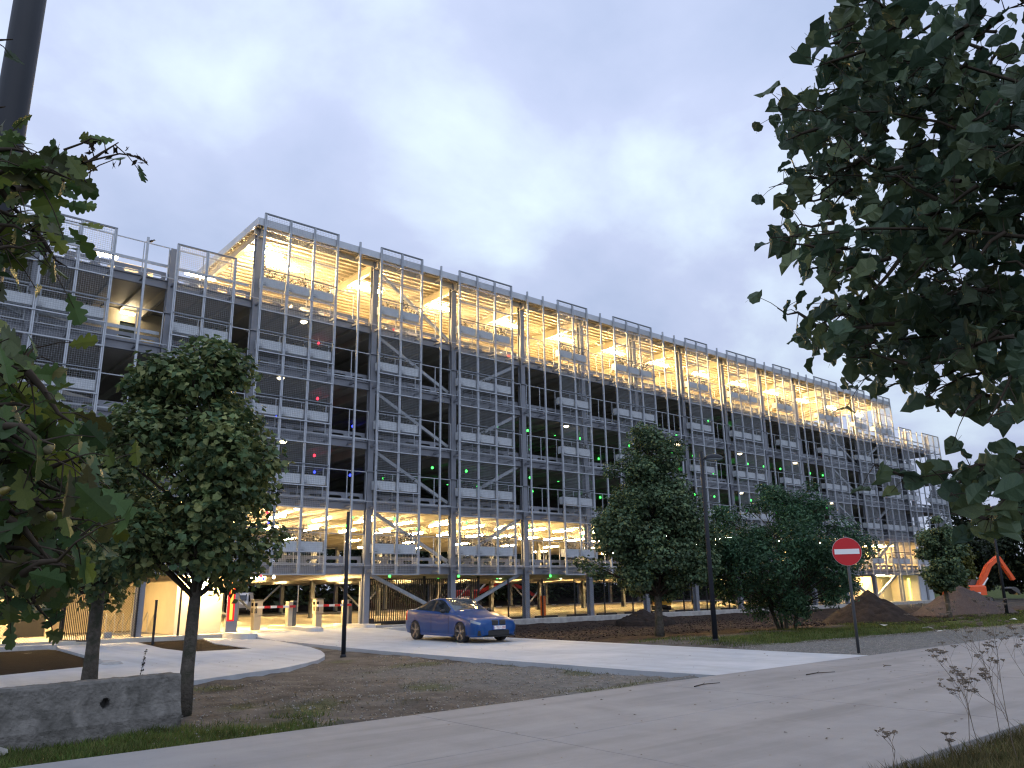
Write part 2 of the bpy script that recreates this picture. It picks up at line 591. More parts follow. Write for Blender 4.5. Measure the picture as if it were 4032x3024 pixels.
# ground cover: red = grass, green = gravel (the rest is bare soil)
nn = fbm(GX * 0.7, GY * 0.7, 21)
gline = -19.2 - 0.105 * np.clip(GX - 8, 0, 60) * 0.8
grass = smooth01((GY - gline + (nn - 0.5) * 1.2) / 0.5) * smooth01((-15.6 - GY + (nn - 0.5) * 2.5) / 1.0) * smooth01((GX - 7.0) / 3.0)
grass = np.maximum(grass, smooth01((-29.5 - GY) / 0.4) * 0.75)
grass = np.maximum(grass, smooth01((-21.4 - GY) / 0.5) * smooth01((GY + 23.4) / 0.2) * smooth01((-7.6 - GX + (nn - .5) * 3) / 1.2))
grass = np.maximum(grass, 0.55 * smooth01((nn - 0.58) / 0.08) * (GX < 0) * (GY > -22.8) * (GY < -12))
grass = np.maximum(grass, smooth01((np.hypot(GX - 10, GY + 15) - 75) / 20))
gravel = smooth01((gline - GY + (nn - 0.5) * 0.8) / 0.6) * smooth01((GX - 5.5) / 0.5) * smooth01((GY + 23.6) / 0.2)
gravel = np.maximum(gravel, 0.75 * smooth01((GX + 5.5 + 3 * (nn - 0.5)) / 3.0) * (GX < 0.4) * smooth01((-15.0 - GY) / 2.5) * (GY > -23.6))
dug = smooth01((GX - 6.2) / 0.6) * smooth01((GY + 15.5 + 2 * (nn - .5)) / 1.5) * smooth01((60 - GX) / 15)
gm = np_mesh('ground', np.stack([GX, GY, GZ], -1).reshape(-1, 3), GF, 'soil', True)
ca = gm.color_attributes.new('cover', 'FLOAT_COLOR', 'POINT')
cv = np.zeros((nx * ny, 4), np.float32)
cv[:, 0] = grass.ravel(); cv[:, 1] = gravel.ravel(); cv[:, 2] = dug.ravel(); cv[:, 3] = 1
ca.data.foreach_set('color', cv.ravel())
m, t, b = nodemat('ground_cover')
N, L = t.nodes.new, t.links.new
tcx = N('ShaderNodeTexCoord')


def nramp(scale, c0, c1, p0=0.3, p1=0.72, det=8):
    n_ = N('ShaderNodeTexNoise'); n_.inputs['Scale'].default_value = scale; n_.inputs['Detail'].default_value = det
    n_.inputs['Roughness'].default_value = 0.65
    L(tcx.outputs['Object'], n_.inputs['Vector'])
    r_ = N('ShaderNodeValToRGB')
    r_.color_ramp.elements[0].position = p0; r_.color_ramp.elements[1].position = p1
    r_.color_ramp.elements[0].color = list(c0) + [1]; r_.color_ramp.elements[1].color = list(c1) + [1]
    L(n_.outputs['Fac'], r_.inputs[0])
    return r_, n_


dirt, _n1 = nramp(1.3, (0.048, 0.042, 0.037), (0.160, 0.142, 0.127))
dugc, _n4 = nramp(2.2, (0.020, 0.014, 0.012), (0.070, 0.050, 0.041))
grs, _n2 = nramp(3.0, (0.040, 0.052, 0.016), (0.090, 0.110, 0.030))
grv, _n3 = nramp(7.0, (0.10, 0.10, 0.097), (0.21, 0.205, 0.198), 0.35, 0.7)
at_ = N('ShaderNodeVertexColor'); at_.layer_name = 'cover'
sp = N('ShaderNodeSeparateColor'); L(at_.outputs[0], sp.inputs[0])
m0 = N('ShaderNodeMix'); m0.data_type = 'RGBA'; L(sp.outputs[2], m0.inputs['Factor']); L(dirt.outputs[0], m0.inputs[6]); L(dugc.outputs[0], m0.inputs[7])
m1 = N('ShaderNodeMix'); m1.data_type = 'RGBA'; L(sp.outputs[1], m1.inputs['Factor']); L(m0.outputs[2], m1.inputs[6]); L(grv.outputs[0], m1.inputs[7])
m2 = N('ShaderNodeMix'); m2.data_type = 'RGBA'; L(sp.outputs[0], m2.inputs['Factor']); L(m1.outputs[2], m2.inputs[6]); L(grs.outputs[0], m2.inputs[7])
L(m2.outputs[2], b.inputs['Base Color'])
b.inputs['Roughness'].default_value = 0.97
b.inputs['Specular IOR Level'].default_value = 0.1
bn = N('ShaderNodeTexNoise'); bn.inputs['Scale'].default_value = 16; bn.inputs['Detail'].default_value = 8
L(tcx.outputs['Object'], bn.inputs['Vector'])
bp = N('ShaderNodeBump'); bp.inputs['Strength'].default_value = 0.9; bp.inputs['Distance'].default_value = 0.06
L(bn.outputs['Fac'], bp.inputs['Height']); L(bp.outputs[0], b.inputs['Normal'])
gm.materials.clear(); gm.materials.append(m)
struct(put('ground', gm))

def paving(name, col, dark, light, ax):
    m, t, b = nodemat(name)
    N, L = t.nodes.new, t.links.new
    tc_ = N('ShaderNodeTexCoord')

    def nz_(scale, stretch, det, p0, p1, c0, c1, rough=.6):
        mp_ = N('ShaderNodeMapping'); mp_.inputs['Scale'].default_value = stretch
        geo = N('ShaderNodeNewGeometry')
        L(geo.outputs['Position'], mp_.inputs[0])
        n_ = N('ShaderNodeTexNoise'); n_.inputs['Scale'].default_value = scale; n_.inputs['Detail'].default_value = det; n_.inputs['Roughness'].default_value = rough
        n_.inputs['Distortion'].default_value = .4
        L(mp_.outputs[0], n_.inputs['Vector'])
        r_ = N('ShaderNodeValToRGB')
        r_.color_ramp.elements[0].position = p0; r_.color_ramp.elements[1].position = p1
        r_.color_ramp.elements[0].color = list(c0) + [1]; r_.color_ramp.elements[1].color = list(c1) + [1]
        L(n_.outputs['Fac'], r_.inputs[0])
        return r_.outputs[0], n_
    st = (.10, 1.6, 1) if ax == 'x' else (1.6, .10, 1)
    base, _ = nz_(2.2, (1, 1, 1), 8, .3, .72, [c * .90 for c in col], [c * 1.08 for c in col])
    wear, _ = nz_(1.0, st, 5, .46, .70, (0, 0, 0), (1, 1, 1))
    patch, _ = nz_(.33, (1, 1, 1), 6, .50, .66, (0, 0, 0), (1, 1, 1))
    crum, nb_ = nz_(38, (1, 1, 1), 3, .62, .70, (0, 0, 0), (1, 1, 1))

    def mixc(f, a, c, k):
        m_ = N('ShaderNodeMix'); m_.data_type = 'RGBA'
        s_ = N('ShaderNodeMath'); s_.operation = 'MULTIPLY'; s_.inputs[1].default_value = k
        L(f, s_.inputs[0]); L(s_.outputs[0], m_.inputs['Factor'])
        L(a, m_.inputs[6]); m_.inputs[7].default_value = list(c) + [1]
        return m_.outputs[2]
    c_ = mixc(wear, base, dark, .8)
    c_ = mixc(patch, c_, light, .8)
    c_ = mixc(crum, c_, dark, .5)
    L(c_, b.inputs['Base Color'])
    b.inputs['Roughness'].default_value = .88
    b.inputs['Specular IOR Level'].default_value = .25
    bp_ = N('ShaderNodeBump'); bp_.inputs['Strength'].default_value = .18; bp_.inputs['Distance'].default_value = .01
    L(nb_.outputs['Fac'], bp_.inputs['Height']); L(bp_.outputs[0], b.inputs['Normal'])


paving('road_paving', (0.252, 0.243, 0.243), (0.178, 0.171, 0.171), (0.290, 0.279, 0.277), 'x')
paving('drive_paving', (0.405, 0.422, 0.455), (0.325, 0.335, 0.35), (0.49, 0.50, 0.52), 'y')
# ---- road of cast concrete bays, each bay its own slab
road = struct(put('road', None))
bayx = [-36.7 + 5.0 * i for i in range(0, 34)]
for ya, yb in ((-29.32, -26.004), (-25.996, -23.32)):
    me = MB().bbox(0.004, 4.996, ya, yb, -0.25, 0.0, 0.006).mesh('slab', 'road_paving')
    for x in bayx:
        put('slab', me, road, (x, 0, 0))
MB().box(-36.7, 133, -29.3, -23.34, -0.28, -0.02).build('joint_filler', 'joint_fill', road)
# far roadway to the sides
# ---- driveway
drv = MB()
poly = [(-0.1, -4.0), (-0.1, -5.4), (-0.35, -9.7), (-0.4, -12.0), (-0.3, -15.6), (-0.1, -18.7), (0.0, -21.5), (0.25, -23.31), (6.35, -23.31), (6.2, -21.6), (6.2, -4.0)]
drv.prism(poly, -0.2, 0.0)
# ramp up to the building
drv.add([(-0.1, -4.0, 0.0), (6.2, -4.0, 0.0), (6.2, 0.0, 0.145), (-0.1, 0.0, 0.145), (-0.1, -4.0, -0.2), (6.2, -4.0, -0.2), (6.2, 0.0, -0.2), (-0.1, 0.0, -0.2)],
        [(0, 1, 2, 3), (0, 3, 7, 4), (1, 5, 6, 2), (3, 2, 6, 7)])
struct(drv.build('driveway', 'drive_paving'))
# ---- footpath with a rounded end and two planting beds left open
pth = MB()
tip = [(-10.4, -14.9), (-7.3, -16.2), (-6.7, -15.9), (-5.8, -15.4), (-5.0, -15.1), (-3.9, -14.2), (-3.2, -13.5), (-2.5, -12.5), (-2.05, -11.6), (-1.55, -10.4), (-1.0, -8.6), (-0.6, -6.6)]
outer = [(-22, -12.0), (-16, -13.4)] + tip
p1_ = outer + [(-2.5, -7.6), (-4.4, -7.4), (-7.2, -9.6), (-7.9, -10.6), (-10.0, -11.6), (-22, -9.6)]
pth.prism(p1_, -0.18, 0.003)
pth.prism([(-0.6, -6.6), (-0.13, -4.0), (-0.13, 0.0), (-1.4, 0.0), (-2.3, -3.7), (-2.5, -7.6)], -0.18, 0.003)
pth.prism([(-4.4, -7.4), (-4.45, -5.0), (-3.9, 0.0), (-6.6, 0.0), (-6.8, -1.6), (-7.2, -9.6)], -0.18, 0.003)
struct(pth.build('footpath', 'drive_paving'))
sb = MB()
sb.prism([(-3.9, 0.0), (-4.45, -5.0), (-4.4, -7.4), (-2.5, -7.6), (-2.3, -3.7), (-1.4, 0.0)], -0.2, -0.02)
struct(sb.build('soil_bed', 'bed_soil'))
sb = MB()
sb.prism([(-6.8, -1.6), (-7.2, -9.6), (-7.9, -10.6), (-10.0, -11.6), (-22, -9.6), (-22, -0.5), (-6.9, -0.5)], -0.3, -0.08)
struct(sb.build('soil_bed', 'bed_soil'))
struct(MB().bbox(-22, -6.62, -0.48, -0.05, -0.2, 0.08, 0.02).build('kerb', 'slab_edge'))
struct(MB().bbox(-7.55, -7.1, -10.55, -9.55, -0.2, 0.06, 0.05).build('kerb', 'slab_edge'))

# ================================================================== PARKING GARAGE
S = 1.25
Z0 = 0.15
FL = [Z0, 2.92, 5.90, 8.88, 11.86, 14.84]
ROOF, TOP, LOWTOP, BOT = 18.38, 18.93, 16.30, 2.47
DEP = 32.0
XL, XA, XB, XR = -14.0, -0.25, 62.7, 72.6          # low wing | covered block | low wing
COLX = [-13.75, -8.75, -3.75, 0.0] + [6.25 + 5 * i for i in range(12)] + [66.25, 71.25]
PANELS = [(-11, -10), (-8, -5), (-3, -1), (0, 3), (5, 7), (9, 12), (15, 17), (19, 22), (25, 27), (29, 32), (34, 36), (39, 42), (44, 46), (47, 50), (51, 53), (55, 58)]
garage = thing('parking_garage', 'long open steel parking garage behind a wire mesh screen with planter boxes', 'parking garage')


def top_of(x):
    return TOP if -0.1 <= x <= 62.6 else LOWTOP


# ground floor slab and upper decks
MB().box(XL, XR, 0.0, DEP + 0.6, -0.6, Z0).build('ground_floor', 'floor_concrete', garage)
MB().bbox(6.22, XR + 0.1, -0.12, 0.28, -0.6, Z0 + 0.05, 0.02).build('edge_kerb', 'slab_edge', garage)
for j in range(1, 6):
    z = FL[j]
    MB().box(XL, XR, 0.78, DEP, z - 0.14, z - 0.02).build('floor_slab', 'deck_metal', garage)

# columns (H sections)
def hcol(z0, z1, w=0.30):
    t = 0.05
    m_ = MB()
    m_.box(-w / 2, w / 2, -w / 2, -w / 2 + t, z0, z1)
    m_.box(-w / 2, w / 2, w / 2 - t, w / 2, z0, z1)
    m_.box(-t / 2, t / 2, -w / 2 + t + .001, w / 2 - t - .001, z0, z1)
    m_.box(-w / 2 - .05, w / 2 + .05, -w / 2 - .05, w / 2 + .05, z0, z0 + 0.04)
    for zz in (7.35, 13.3):
        if zz < z1:
            m_.box(-w / 2 - .07, w / 2 + .07, -w / 2 - .07, w / 2 + .07, zz, zz + 0.05)
    return m_.mesh('column', 'grey_steel')


me_hi, me_lo = hcol(Z0, ROOF - 0.02), hcol(Z0, LOWTOP)
for x in COLX:
    hi = -0.1 < x < 62
    put('column', me_hi if hi else me_lo, garage, (x, 0.65, 0))
me_in = hcol(Z0, ROOF - 0.5, 0.28)
me_inl = hcol(Z0, FL[5] - 0.2, 0.28)
for y in (16.2, DEP - 0.2):
    for x in COLX[2:]:
        put('column', me_in if -0.1 < x < 62 else me_inl, garage, (x, y, 0))

# cross beams at each column line, edge beams per bay, joists under the decks
for j in range(1, 6):
    z = FL[j]
    bm = MB().box(-0.06, 0.06, 0.80, DEP, z - 0.56, z - 0.142).mesh('cross_beam', 'deck_metal')
    for x in COLX:
        put('cross_beam', bm, garage, (x, 0, 0))
    for a, c in zip(COLX[:-1], COLX[1:]):
        eb = MB()
        eb.box(a + 0.152, c - 0.152, 0.60, 0.76, z - 0.40, z - 0.36)
        eb.box(a + 0.152, c - 0.152, 0.60, 0.76, z - 0.06, z - 0.02)
        eb.box(a + 0.152, c - 0.152, 0.66, 0.70, z - 0.36, z - 0.06)
        eb.build('edge_beam', 'grey_steel', garage)
    MB().box(XL, XR, DEP, DEP + 0.1, z - 0.4, z - 0.02).build('rear_beam', 'grey_steel', garage)
jm = {}
for j in (1, 2):
    jm[j] = MB().box(-0.05, 0.05, 0.82, DEP - 0.1, FL[j] - 0.30, FL[j] - 0.143).mesh('joist', 'deck_metal')
    x = XL + 0.6
    while x < XR:
        if min(abs(x - c) for c in COLX) > 0.2:
            put('joist', jm[j], garage, (x, 0, 0))
        x += 1.25
js = MB()
for j in (3, 4, 5):
    x = XL + 0.6
    while x < XR:
        if min(abs(x - c) for c in COLX) > 0.2:
            js.box(x - .05, x + .05, 0.82, DEP - 0.1, FL[j] - 0.30, FL[j] - 0.143)
        x += 1.25
stuff(js.build('upper_joists', 'deck_metal', garage))

# roof over the middle block
rd = MB()
pitch = 0.44
ys = [0.12]
y = 0.12
prof = []
while y < DEP:
    prof += [(y, ROOF + 0.16), (y + 0.20, ROOF + 0.16), (y + 0.24, ROOF + 0.02), (y + 0.40, ROOF + 0.02)]
    y += pitch
vs, fs = [], []
for (yy, zz) in prof:
    vs += [(XA, yy, zz), (XB, yy, zz)]
for i in range(len(prof) - 1):
    fs.append((2 * i, 2 * i + 1, 2 * i + 3, 2 * i + 2))
rd.add(vs, fs)
rd.box(XA, XB, 0.12, DEP, ROOF + 0.20, ROOF + 0.26)
rd.build('roof_deck', 'roof_deck_metal', garage)
fz0, fz1 = ROOF - 0.03, ROOF + 0.33
for i, (a, c) in enumerate(zip([XA] + [6.25 + 5 * i for i in range(12)], [6.25 + 5 * i for i in range(12)] + [XB])):
    MB().box(a + .004, c - .004, 0.06, 0.10, fz0, fz1).build('fascia', 'fascia_metal', garage)
MB().box(XA - 0.08, XA - 0.01, 0.06, DEP, fz0, fz1).build('fascia', 'fascia_metal', garage)
MB().box(XB + 0.01, XB + 0.08, 0.06, DEP, fz0, fz1).build('fascia', 'fascia_metal', garage)
rb = MB()
rb.box(-0.11, 0.11, 0.30, DEP, ROOF - 0.46, ROOF - 0.43)
rb.box(-0.11, 0.11, 0.30, DEP, ROOF - 0.03, ROOF + 0.0)
rb.box(-0.02, 0.02, 0.30, DEP, ROOF - 0.43, ROOF - 0.03)
rb = rb.mesh('roof_beam', 'roof_deck_metal')
for x in COLX[3:-2]:
    put('roof_beam', rb, garage, (x, 0, 0))
# soffit cantilever arms in line with the mullions
sa = MB().box(-0.035, 0.035, 0.11, 0.55, ROOF - 0.22, ROOF - 0.12).mesh('soffit_arm', 'roof_deck_metal')
for k in range(0, 51):
    if min(abs(k * S - c) for c in COLX) > 0.2:
        put('soffit_arm', sa, garage, (k * S, 0, 0))
MB().box(XA, XB, 0.56, 0.70, ROOF - 0.30, ROOF - 0.02).build('eaves_beam', 'roof_deck_metal', garage)

# mullions of the mesh screen, with brackets back to the edge beams
mul_hi = MB().box(-0.055, -0.008, -0.05, 0.04, BOT, TOP).box(0.008, 0.055, -0.05, 0.04, BOT, TOP).box(-0.0075, 0.0075, -0.02, 0.02, BOT, TOP).mesh('mullion', 'galvanised')
mul_lo = MB().box(-0.055, -0.008, -0.05, 0.04, BOT, LOWTOP).box(0.008, 0.055, -0.05, 0.04, BOT, LOWTOP).box(-0.0075, 0.0075, -0.02, 0.02, BOT, LOWTOP).mesh('mullion', 'galvanised')
one_hi = MB().box(-0.045, 0.045, -0.05, 0.04, BOT + 0.05, TOP).mesh('mullion', 'galvanised')
one_lo = MB().box(-0.045, 0.045, -0.05, 0.04, BOT + 0.05, LOWTOP).mesh('mullion', 'galvanised')
inpanel = set()
for a, c in PANELS:
    inpanel |= set(range(a, c + 1))
brk = MB().box(-0.05, 0.05, 0.042, 0.598, -0.32, -0.28).box(-0.02, 0.02, 0.042, 0.598, -0.28, -0.20).mesh('bracket', 'grey_steel')
far_brk = MB()
for k in range(-11, 59):
    hi = 0 <= k <= 50
    me = (mul_hi if hi else mul_lo) if k in inpanel else (one_hi if hi else one_lo)
    put('mullion', me, garage, (k * S, 0, 0))
    for j in range(1, 6):
        if k * S < 50:
            put('bracket', brk, garage, (k * S, 0, FL[j]))
        else:
            x, z = k * S, FL[j]
            far_brk.box(x - .05, x + .05, .042, .598, z - .32, z - .28).box(x - .02, x + .02, .042, .598, z - .28, z - .20)
stuff(far_brk.build('far_brackets', 'grey_steel', garage))
# gutter rods running along the screen at deck level
for j in range(1, 6):
    MB().box(XL, XR, 0.30, 0.34, FL[j] - 0.02, FL[j] + 0.02).build('deck_rod', 'galvanised', garage)

# wire mesh panels and their rails
rail_mesh = {}
for a, c in PANELS:
    x0, x1 = a * S, c * S
    top = TOP if a >= 0 and c <= 50 else LOWTOP
    if (a, c) == (-11, -10):
        x0 = -13.8
    V, F = [], []

    def wire(p, q, axis_):
        r_ = 0.0052
        o = len(V)
        for e in (p, q):
            for t_ in (0.5, 2.6, 4.7):
                u_, w_ = r_ * math.cos(t_), r_ * math.sin(t_)
                V.append((e[0], e[1] + u_, e[2] + w_) if axis_ == 'x' else (e[0] + u_, e[1] + w_, e[2]))
        for i in range(3):
            j_ = (i + 1) % 3
            F.append((o + i, o + j_, o + 3 + j_, o + 3 + i))
    n = int(round((x1 - x0) / 0.085))
    for i in range(1, n):
        xx = x0 + (x1 - x0) * i / n
        wire((xx, 0.052, BOT), (xx, 0.052, top), 'z')
    n = int((top - BOT) / 0.085)
    for i in range(1, n):
        zz = BOT + (top - BOT) * i / n
        wire((x0, 0.059, zz), (x1, 0.059, zz), 'x')
    stuff(put('wire_mesh', np_mesh('wire_mesh', V, F, 'wire'), garage))
    key = round(x1 - x0, 2)
    if key not in rail_mesh:
        rail_mesh[key] = MB().box(0.0, key, -0.085, -0.052, -0.022, 0.022).mesh('mesh_rail', 'dark_rod')
        rail_mesh[(key, 1)] = MB().box(-0.05, key + 0.05, -0.045, 0.045, 0.0, 0.06).mesh('mesh_rail', 'dark_rod')
        rail_mesh[(key, 2)] = MB().box(0, key, -0.085, -0.052, -0.024, 0.024).mesh('mesh_rail', 'galvanised')
    z = BOT + 0.02
    i = 0
    while z < top - 0.3:
        zz = z + 0.976 * i
        if zz > top - 0.3:
            break
        put('mesh_rail', rail_mesh[(key, 2)] if i % 3 != 2 else rail_mesh[key], garage, (x0, 0, zz))
        i += 1
    put('mesh_rail', rail_mesh[(key, 1)], garage, (x0, 0, top + 0.002))

# guard railings and perforated wheel guards per bay
def railing(a, c, z, yy=0.50, holes=True, y2=0.86):
    w = c - a
    r_ = MB()
    r_.box(a + .20, c - .20, yy - .02, yy + .02, z + 1.41, z + 1.45)
    r_.box(a + .20, c - .20, yy - .02, yy + .02, z + 0.05, z + 0.09)
    r_.box(a + .20, a + .24, yy - .0195, yy + .0195, z + .09, z + 1.41)
    r_.box(c - .24, c - .20, yy - .0195, yy + .0195, z + .09, z + 1.41)
    ro = r_.build('railing', 'galvanised', garage)
    n_ = max(2, int(round(w / 1.25)))
    for i in range(1, n_):
        x = a + w * i / n_
        put('post', POST, ro, (x, yy, z))
    if holes:
        g = MB()
        g.box(a + .17, c - .17, y2, y2 + .03, z + 0.02, z + 0.10)
        g.box(a + .17, c - .17, y2, y2 + .03, z + 0.27, z + 0.42)
        nh = max(2, int(round((w - .4) / 0.95)))
        st = (w - .34) / nh
        for i in range(nh + 1):
            x = a + .17 + st * i
            x0_, x1_ = max(a + .17, x - .17), min(c - .17, x + .17)
            g.box(x0_, x1_, y2 + .001, y2 + .029, z + 0.10, z + 0.27)
            # rounded corners of the openings
            for sx in (-1, 1):
                xe = x1_ if sx > 0 else x0_
                if a + .2 < xe < c - .2:
                    for zz, sz in ((z + .10, 1), (z + .27, -1)):
                        g.add([(xe, y2 + .002, zz), (xe + sx * .06, y2 + .002, zz), (xe, y2 + .002, zz + sz * .06)], [(0, 1, 2)])
        g.build('wheel_guard', 'grey_steel', garage)


POST = MB().box(-.02, .02, -.0185, .0185, .09, 1.41).mesh('post', 'galvanised')
for j in range(1, 6):
    for a, c in zip(COLX[:-1], COLX[1:]):
        railing(a, c, FL[j])
for j in (1, 2):
    rr = MB()
    for a, c in zip(COLX[3:-1], COLX[4:]):
        rr = MB()
        z = FL[j]
        rr.box(a + .2, c - .2, DEP - .55, DEP - .51, z + 1.2, z + 1.25).box(a + .2, c - .2, DEP - .55, DEP - .51, z + .6, z + .64).box(a + .2, c - .2, DEP - .56, DEP - .50, z + .05, z + .35)
        for i in range(4):
            x = a + .25 + (c - a - .5) * i / 3
            rr.box(x - .02, x + .02, DEP - .548, DEP - .512, z + .35, z + 1.2)
        rr.build('rear_railing', 'galvanised', garage)

# flat bar on the low wings' top deck
for a, c in ((-13.75, -0.3), (62.9, 72.4)):
    MB().box(a, c, 0.74, 0.80, FL[5] + .62, FL[5] + .74).build('guard_bar', 'galvanised', garage)
for j in (4,):
    MB().box(-13.6, -3.95, 0.9, 0.95, FL[j] + .55, FL[j] + .70).build('guard_bar', 'galvanised', garage)

# diagonal braces
def brace(p, q, w=0.16, h=0.16, name='brace'):
    MB().beam(p, q, w, h).build(name, 'brace_steel', garage)


for j in range(0, 6):
    z0, z1 = FL[j] + (0.25 if j else 0.4), (FL[j + 1] - 0.35 if j < 5 else ROOF - 0.35)
    brace((6.45, 0.84, z1), (11.05, 0.84, z0))
    if j < 5:
        brace((11.45, 0.84, z0), (16.05, 0.84, z1))
        brace((51.45, 0.84, z1), (56.05, 0.84, z0))
        brace((56.45, 0.84, z0), (61.05, 0.84, z1))
for (xa, xb) in ((11.25, 16.25), (21.25, 26.25), (31.25, 36.25), (41.25, 46.25)):
    xm = (xa + xb) / 2
    brace((xa + .2, DEP - .2, 2.4), (xm - .05, DEP - .2, 0.4), .12, .12)
    brace((xb - .2, DEP - .2, 2.4), (xm + .05, DEP - .2, 0.4), .12, .12)
brace((0.2, 15.9, 2.4), (6.0, 15.9, 0.4), .14, .14)
brace((6.0, 15.8, 2.4), (0.2, 15.8, 0.4), .14, .14)
brace((-13.6, 0.86, FL[5] - 0.5), (-9.0, 0.86, FL[4] + 0.4), .2, .2)

# planter troughs with young climbers
def climber(seed, tall):
    r_ = random.Random(seed)
    V, F = [], []
    stems = MB()
    for s_ in range(7):
        x = -0.5 + 1.0 * (s_ + r_.random()) / 7
        h = tall * (0.25 + 0.75 * r_.random())
        pts = [(x, 0.0, 0)]
        for i in range(1, 5):
            pts.append((pts[-1][0] + r_.uniform(-.05, .05), r_.uniform(-.05, .05), h * i / 4))
        stems.tube(pts, 0.006, 3, False)
        nl = int(8 + 24 * h)
        for i in range(nl):
            tt = r_.random() ** 1.3
            k_ = min(3, int(tt * 4))
            f_ = tt * 4 - k_
            p = Vector(pts[k_]).lerp(Vector(pts[k_ + 1]), f_) + Vector((r_.uniform(-.07, .07), r_.uniform(-.07, .07), r_.uniform(-.03, .03)))
            R_ = Euler((r_.uniform(0, 6), r_.uniform(0, 6), r_.uniform(0, 6))).to_matrix()
            sz = r_.uniform(.035, .065)
            o = len(V)
            for q in ((0, -1, 0), (.7, 0, .15), (0, 1, 0), (-.7, 0, .15)):
                V.append(p + R_ @ (Vector(q) * sz))
            F.append((o, o + 1, o + 2, o + 3))
    stems.add(V, F)
    return stems.mesh('climbing_plant', 'leaf_climber')


CLIMB = [climber(i, h) for i, h in enumerate((0.25, 0.35, 0.5, 0.75, 1.0, 0.55))]
pt = MB()
pt.box(-.565, .565, .10, .12, 0, .42).box(-.565, .565, .43, .45, 0, .42).box(-.565, -.545, .12, .43, 0, .42).box(.545, .565, .12, .43, 0, .42).box(-.545, .545, .12, .43, 0, .02)
pt.cur = 1
pt.box(-.545, .545, .12, .43, .30, .36)
pt.box(-.50, -.36, .085, .099, .03, .06)
pt.mesh_ = pt.mesh('planter', ['planter_metal', 'dark_rod'])
pr = random.Random(5)
for a, c in PANELS:
    lowwing = not (a >= 0 and c <= 50)
    for j in range(1, 6):
        if j == 5 and lowwing:
            continue
        if a < -8:
            continue
        for k in range(a, c):
            if a == -8 and k < -7 and j < 4:
                pass
            p = put('planter', pt.mesh_, garage, ((k + .5) * S, 0.0, FL[j] + .58))
            if j in (1, 5):
                ci = pr.choice([2, 3, 3, 4, 4, 5] if k < 44 else [0, 1, 2])
            else:
                ci = pr.choice([0, 0, 1, 1, 2, 5])
            put('climbing_plant', CLIMB[ci], p, (0, .27, .34), (0, 0, pr.choice((0, PI))))

# tube lights
TUBE = MB().box(-.07, .07, -0.95, .95, -.10, -.02)
TUBE.cur = 1
TUBE.box(-.09, .09, -1.0, 1.0, -.02, .0)
TUBE = TUBE.mesh('tube_light', ['tube_glow', 'galvanised'])
for j in (1, 2):
    for y in ((13.0, 21.0) if j == 1 else (5.3, 11.7, 20.0, 27.0)):
        x = -1.3 if y < 10 else 1.2
        while x < 70:
            if not ((y > 15 or j == 1) and int(round(x / 2.5)) % 2):
                put('tube_light', TUBE, garage, (x, y, FL[j] - (0.40 if j > 1 else 0.18)))
            x += 2.5
for x in (1.3, 3.1, 4.9):
    put('tube_light', TUBE, garage, (x, 3.6, FL[1] - .18))
RT = MB().box(-.85, .85, -.10, .10, -.12, -.02)
RT.cur = 1
RT.box(-.9, .9, -.13, .13, -.02, .0)
RT = RT.mesh('tube_light', ['roof_tube_glow', 'galvanised'])
put('tube_light', RT, garage, (0.7, 1.5, ROOF - 0.55))
x = 2.2
while x < 62:
    put('tube_light', RT, garage, (x, 2.9, ROOF - 0.50))
    put('tube_light', RT, garage, (x + .4, 13.0, ROOF - 0.50))
    x += 4.95
DL = MB().box(-.75, .75, -.09, .09, -.10, .05)
DL.cur = 1
DL.tube([(0, 0.02, -2.3), (0, 0.02, -.06)], .03, 6).box(-.8, .8, -.07, .07, .052, .08)
DL = DL.mesh('tube_light', ['deck_lamp_glow', 'galvanised'])
put('tube_light', DL, garage, (-5.55, 6.0, FL[5] + 2.7))
put('tube_light', DL, garage, (-0.85, 6.0, FL[5] + 2.75))
put('tube_light', DL, garage, (66.0, 8.0, FL[5] + 2.3))

# bay indicator bulbs hanging below the decks
def bulb(mname):
    b_ = MB()
    b_.lathe([(0.0, -.075), (.04, -.062), (.068, -.025), (.072, .016), (.05, .06), (.03, .09)], 10)
    b_.cur = 1
    b_.tube([(0, 0, .09), (0, 0, .24)], .015, 5)
    return b_.mesh('indicator_light', [mname, 'black_metal'], smooth=True)


BG, BR, BB, BW = bulb('green_glow'), bulb('red_glow'), bulb('blue_glow'), bulb('white_glow')
br = random.Random(3)
for j in (0, 1, 2, 3, 4):
    zb = FL[j + 1] - 0.42
    for y in (3.7, 8.9):
        x = 2.5
        while x < 57:
            me = None
            if j == 4:
                me = BG if x > 30 and br.random() < .25 else (BR if 4 < x < 6 and y < 5 else None)
            elif j == 3:
                me = (BR if 4 < x < 6 and y < 5 else BB if y > 5 and 4 < x < 11 else None) if x < 12 else (BG if x > 16 and br.random() < .85 else None)
            elif x < 12 and j == 2:
                me = BR if (y < 5 and 4 < x < 6) else (BB if y > 5 and 4 < x < 11 else None)
            elif x < 7:
                me = (BR if x < 3 else None) if y < 5 else BB
            else:
                me = BG if br.random() < .97 else None
            if me:
                put('indicator_light', me, garage, (x + br.uniform(-.15, .15), y, zb))
            x += 2.4 if j else 2.3
for p in ((2.3, 2.0, 2.42), (4.0, 8.0, 2.42), (17.2, 4.0, 2.42), (24, 6, 2.42)):
    put('indicator_light', BW, garage, p)
WB = MB().lathe([(.001, -.10), (.09, -.09), (.16, -.03), (.17, .0)], 12)
WB.cur = 1
WB.lathe([(.175, .001), (.15, .05), (.05, .08), (.001, .085)], 12)
WB = WB.mesh('wall_lamp', ['white_glow', 'galvanised'], smooth=True)
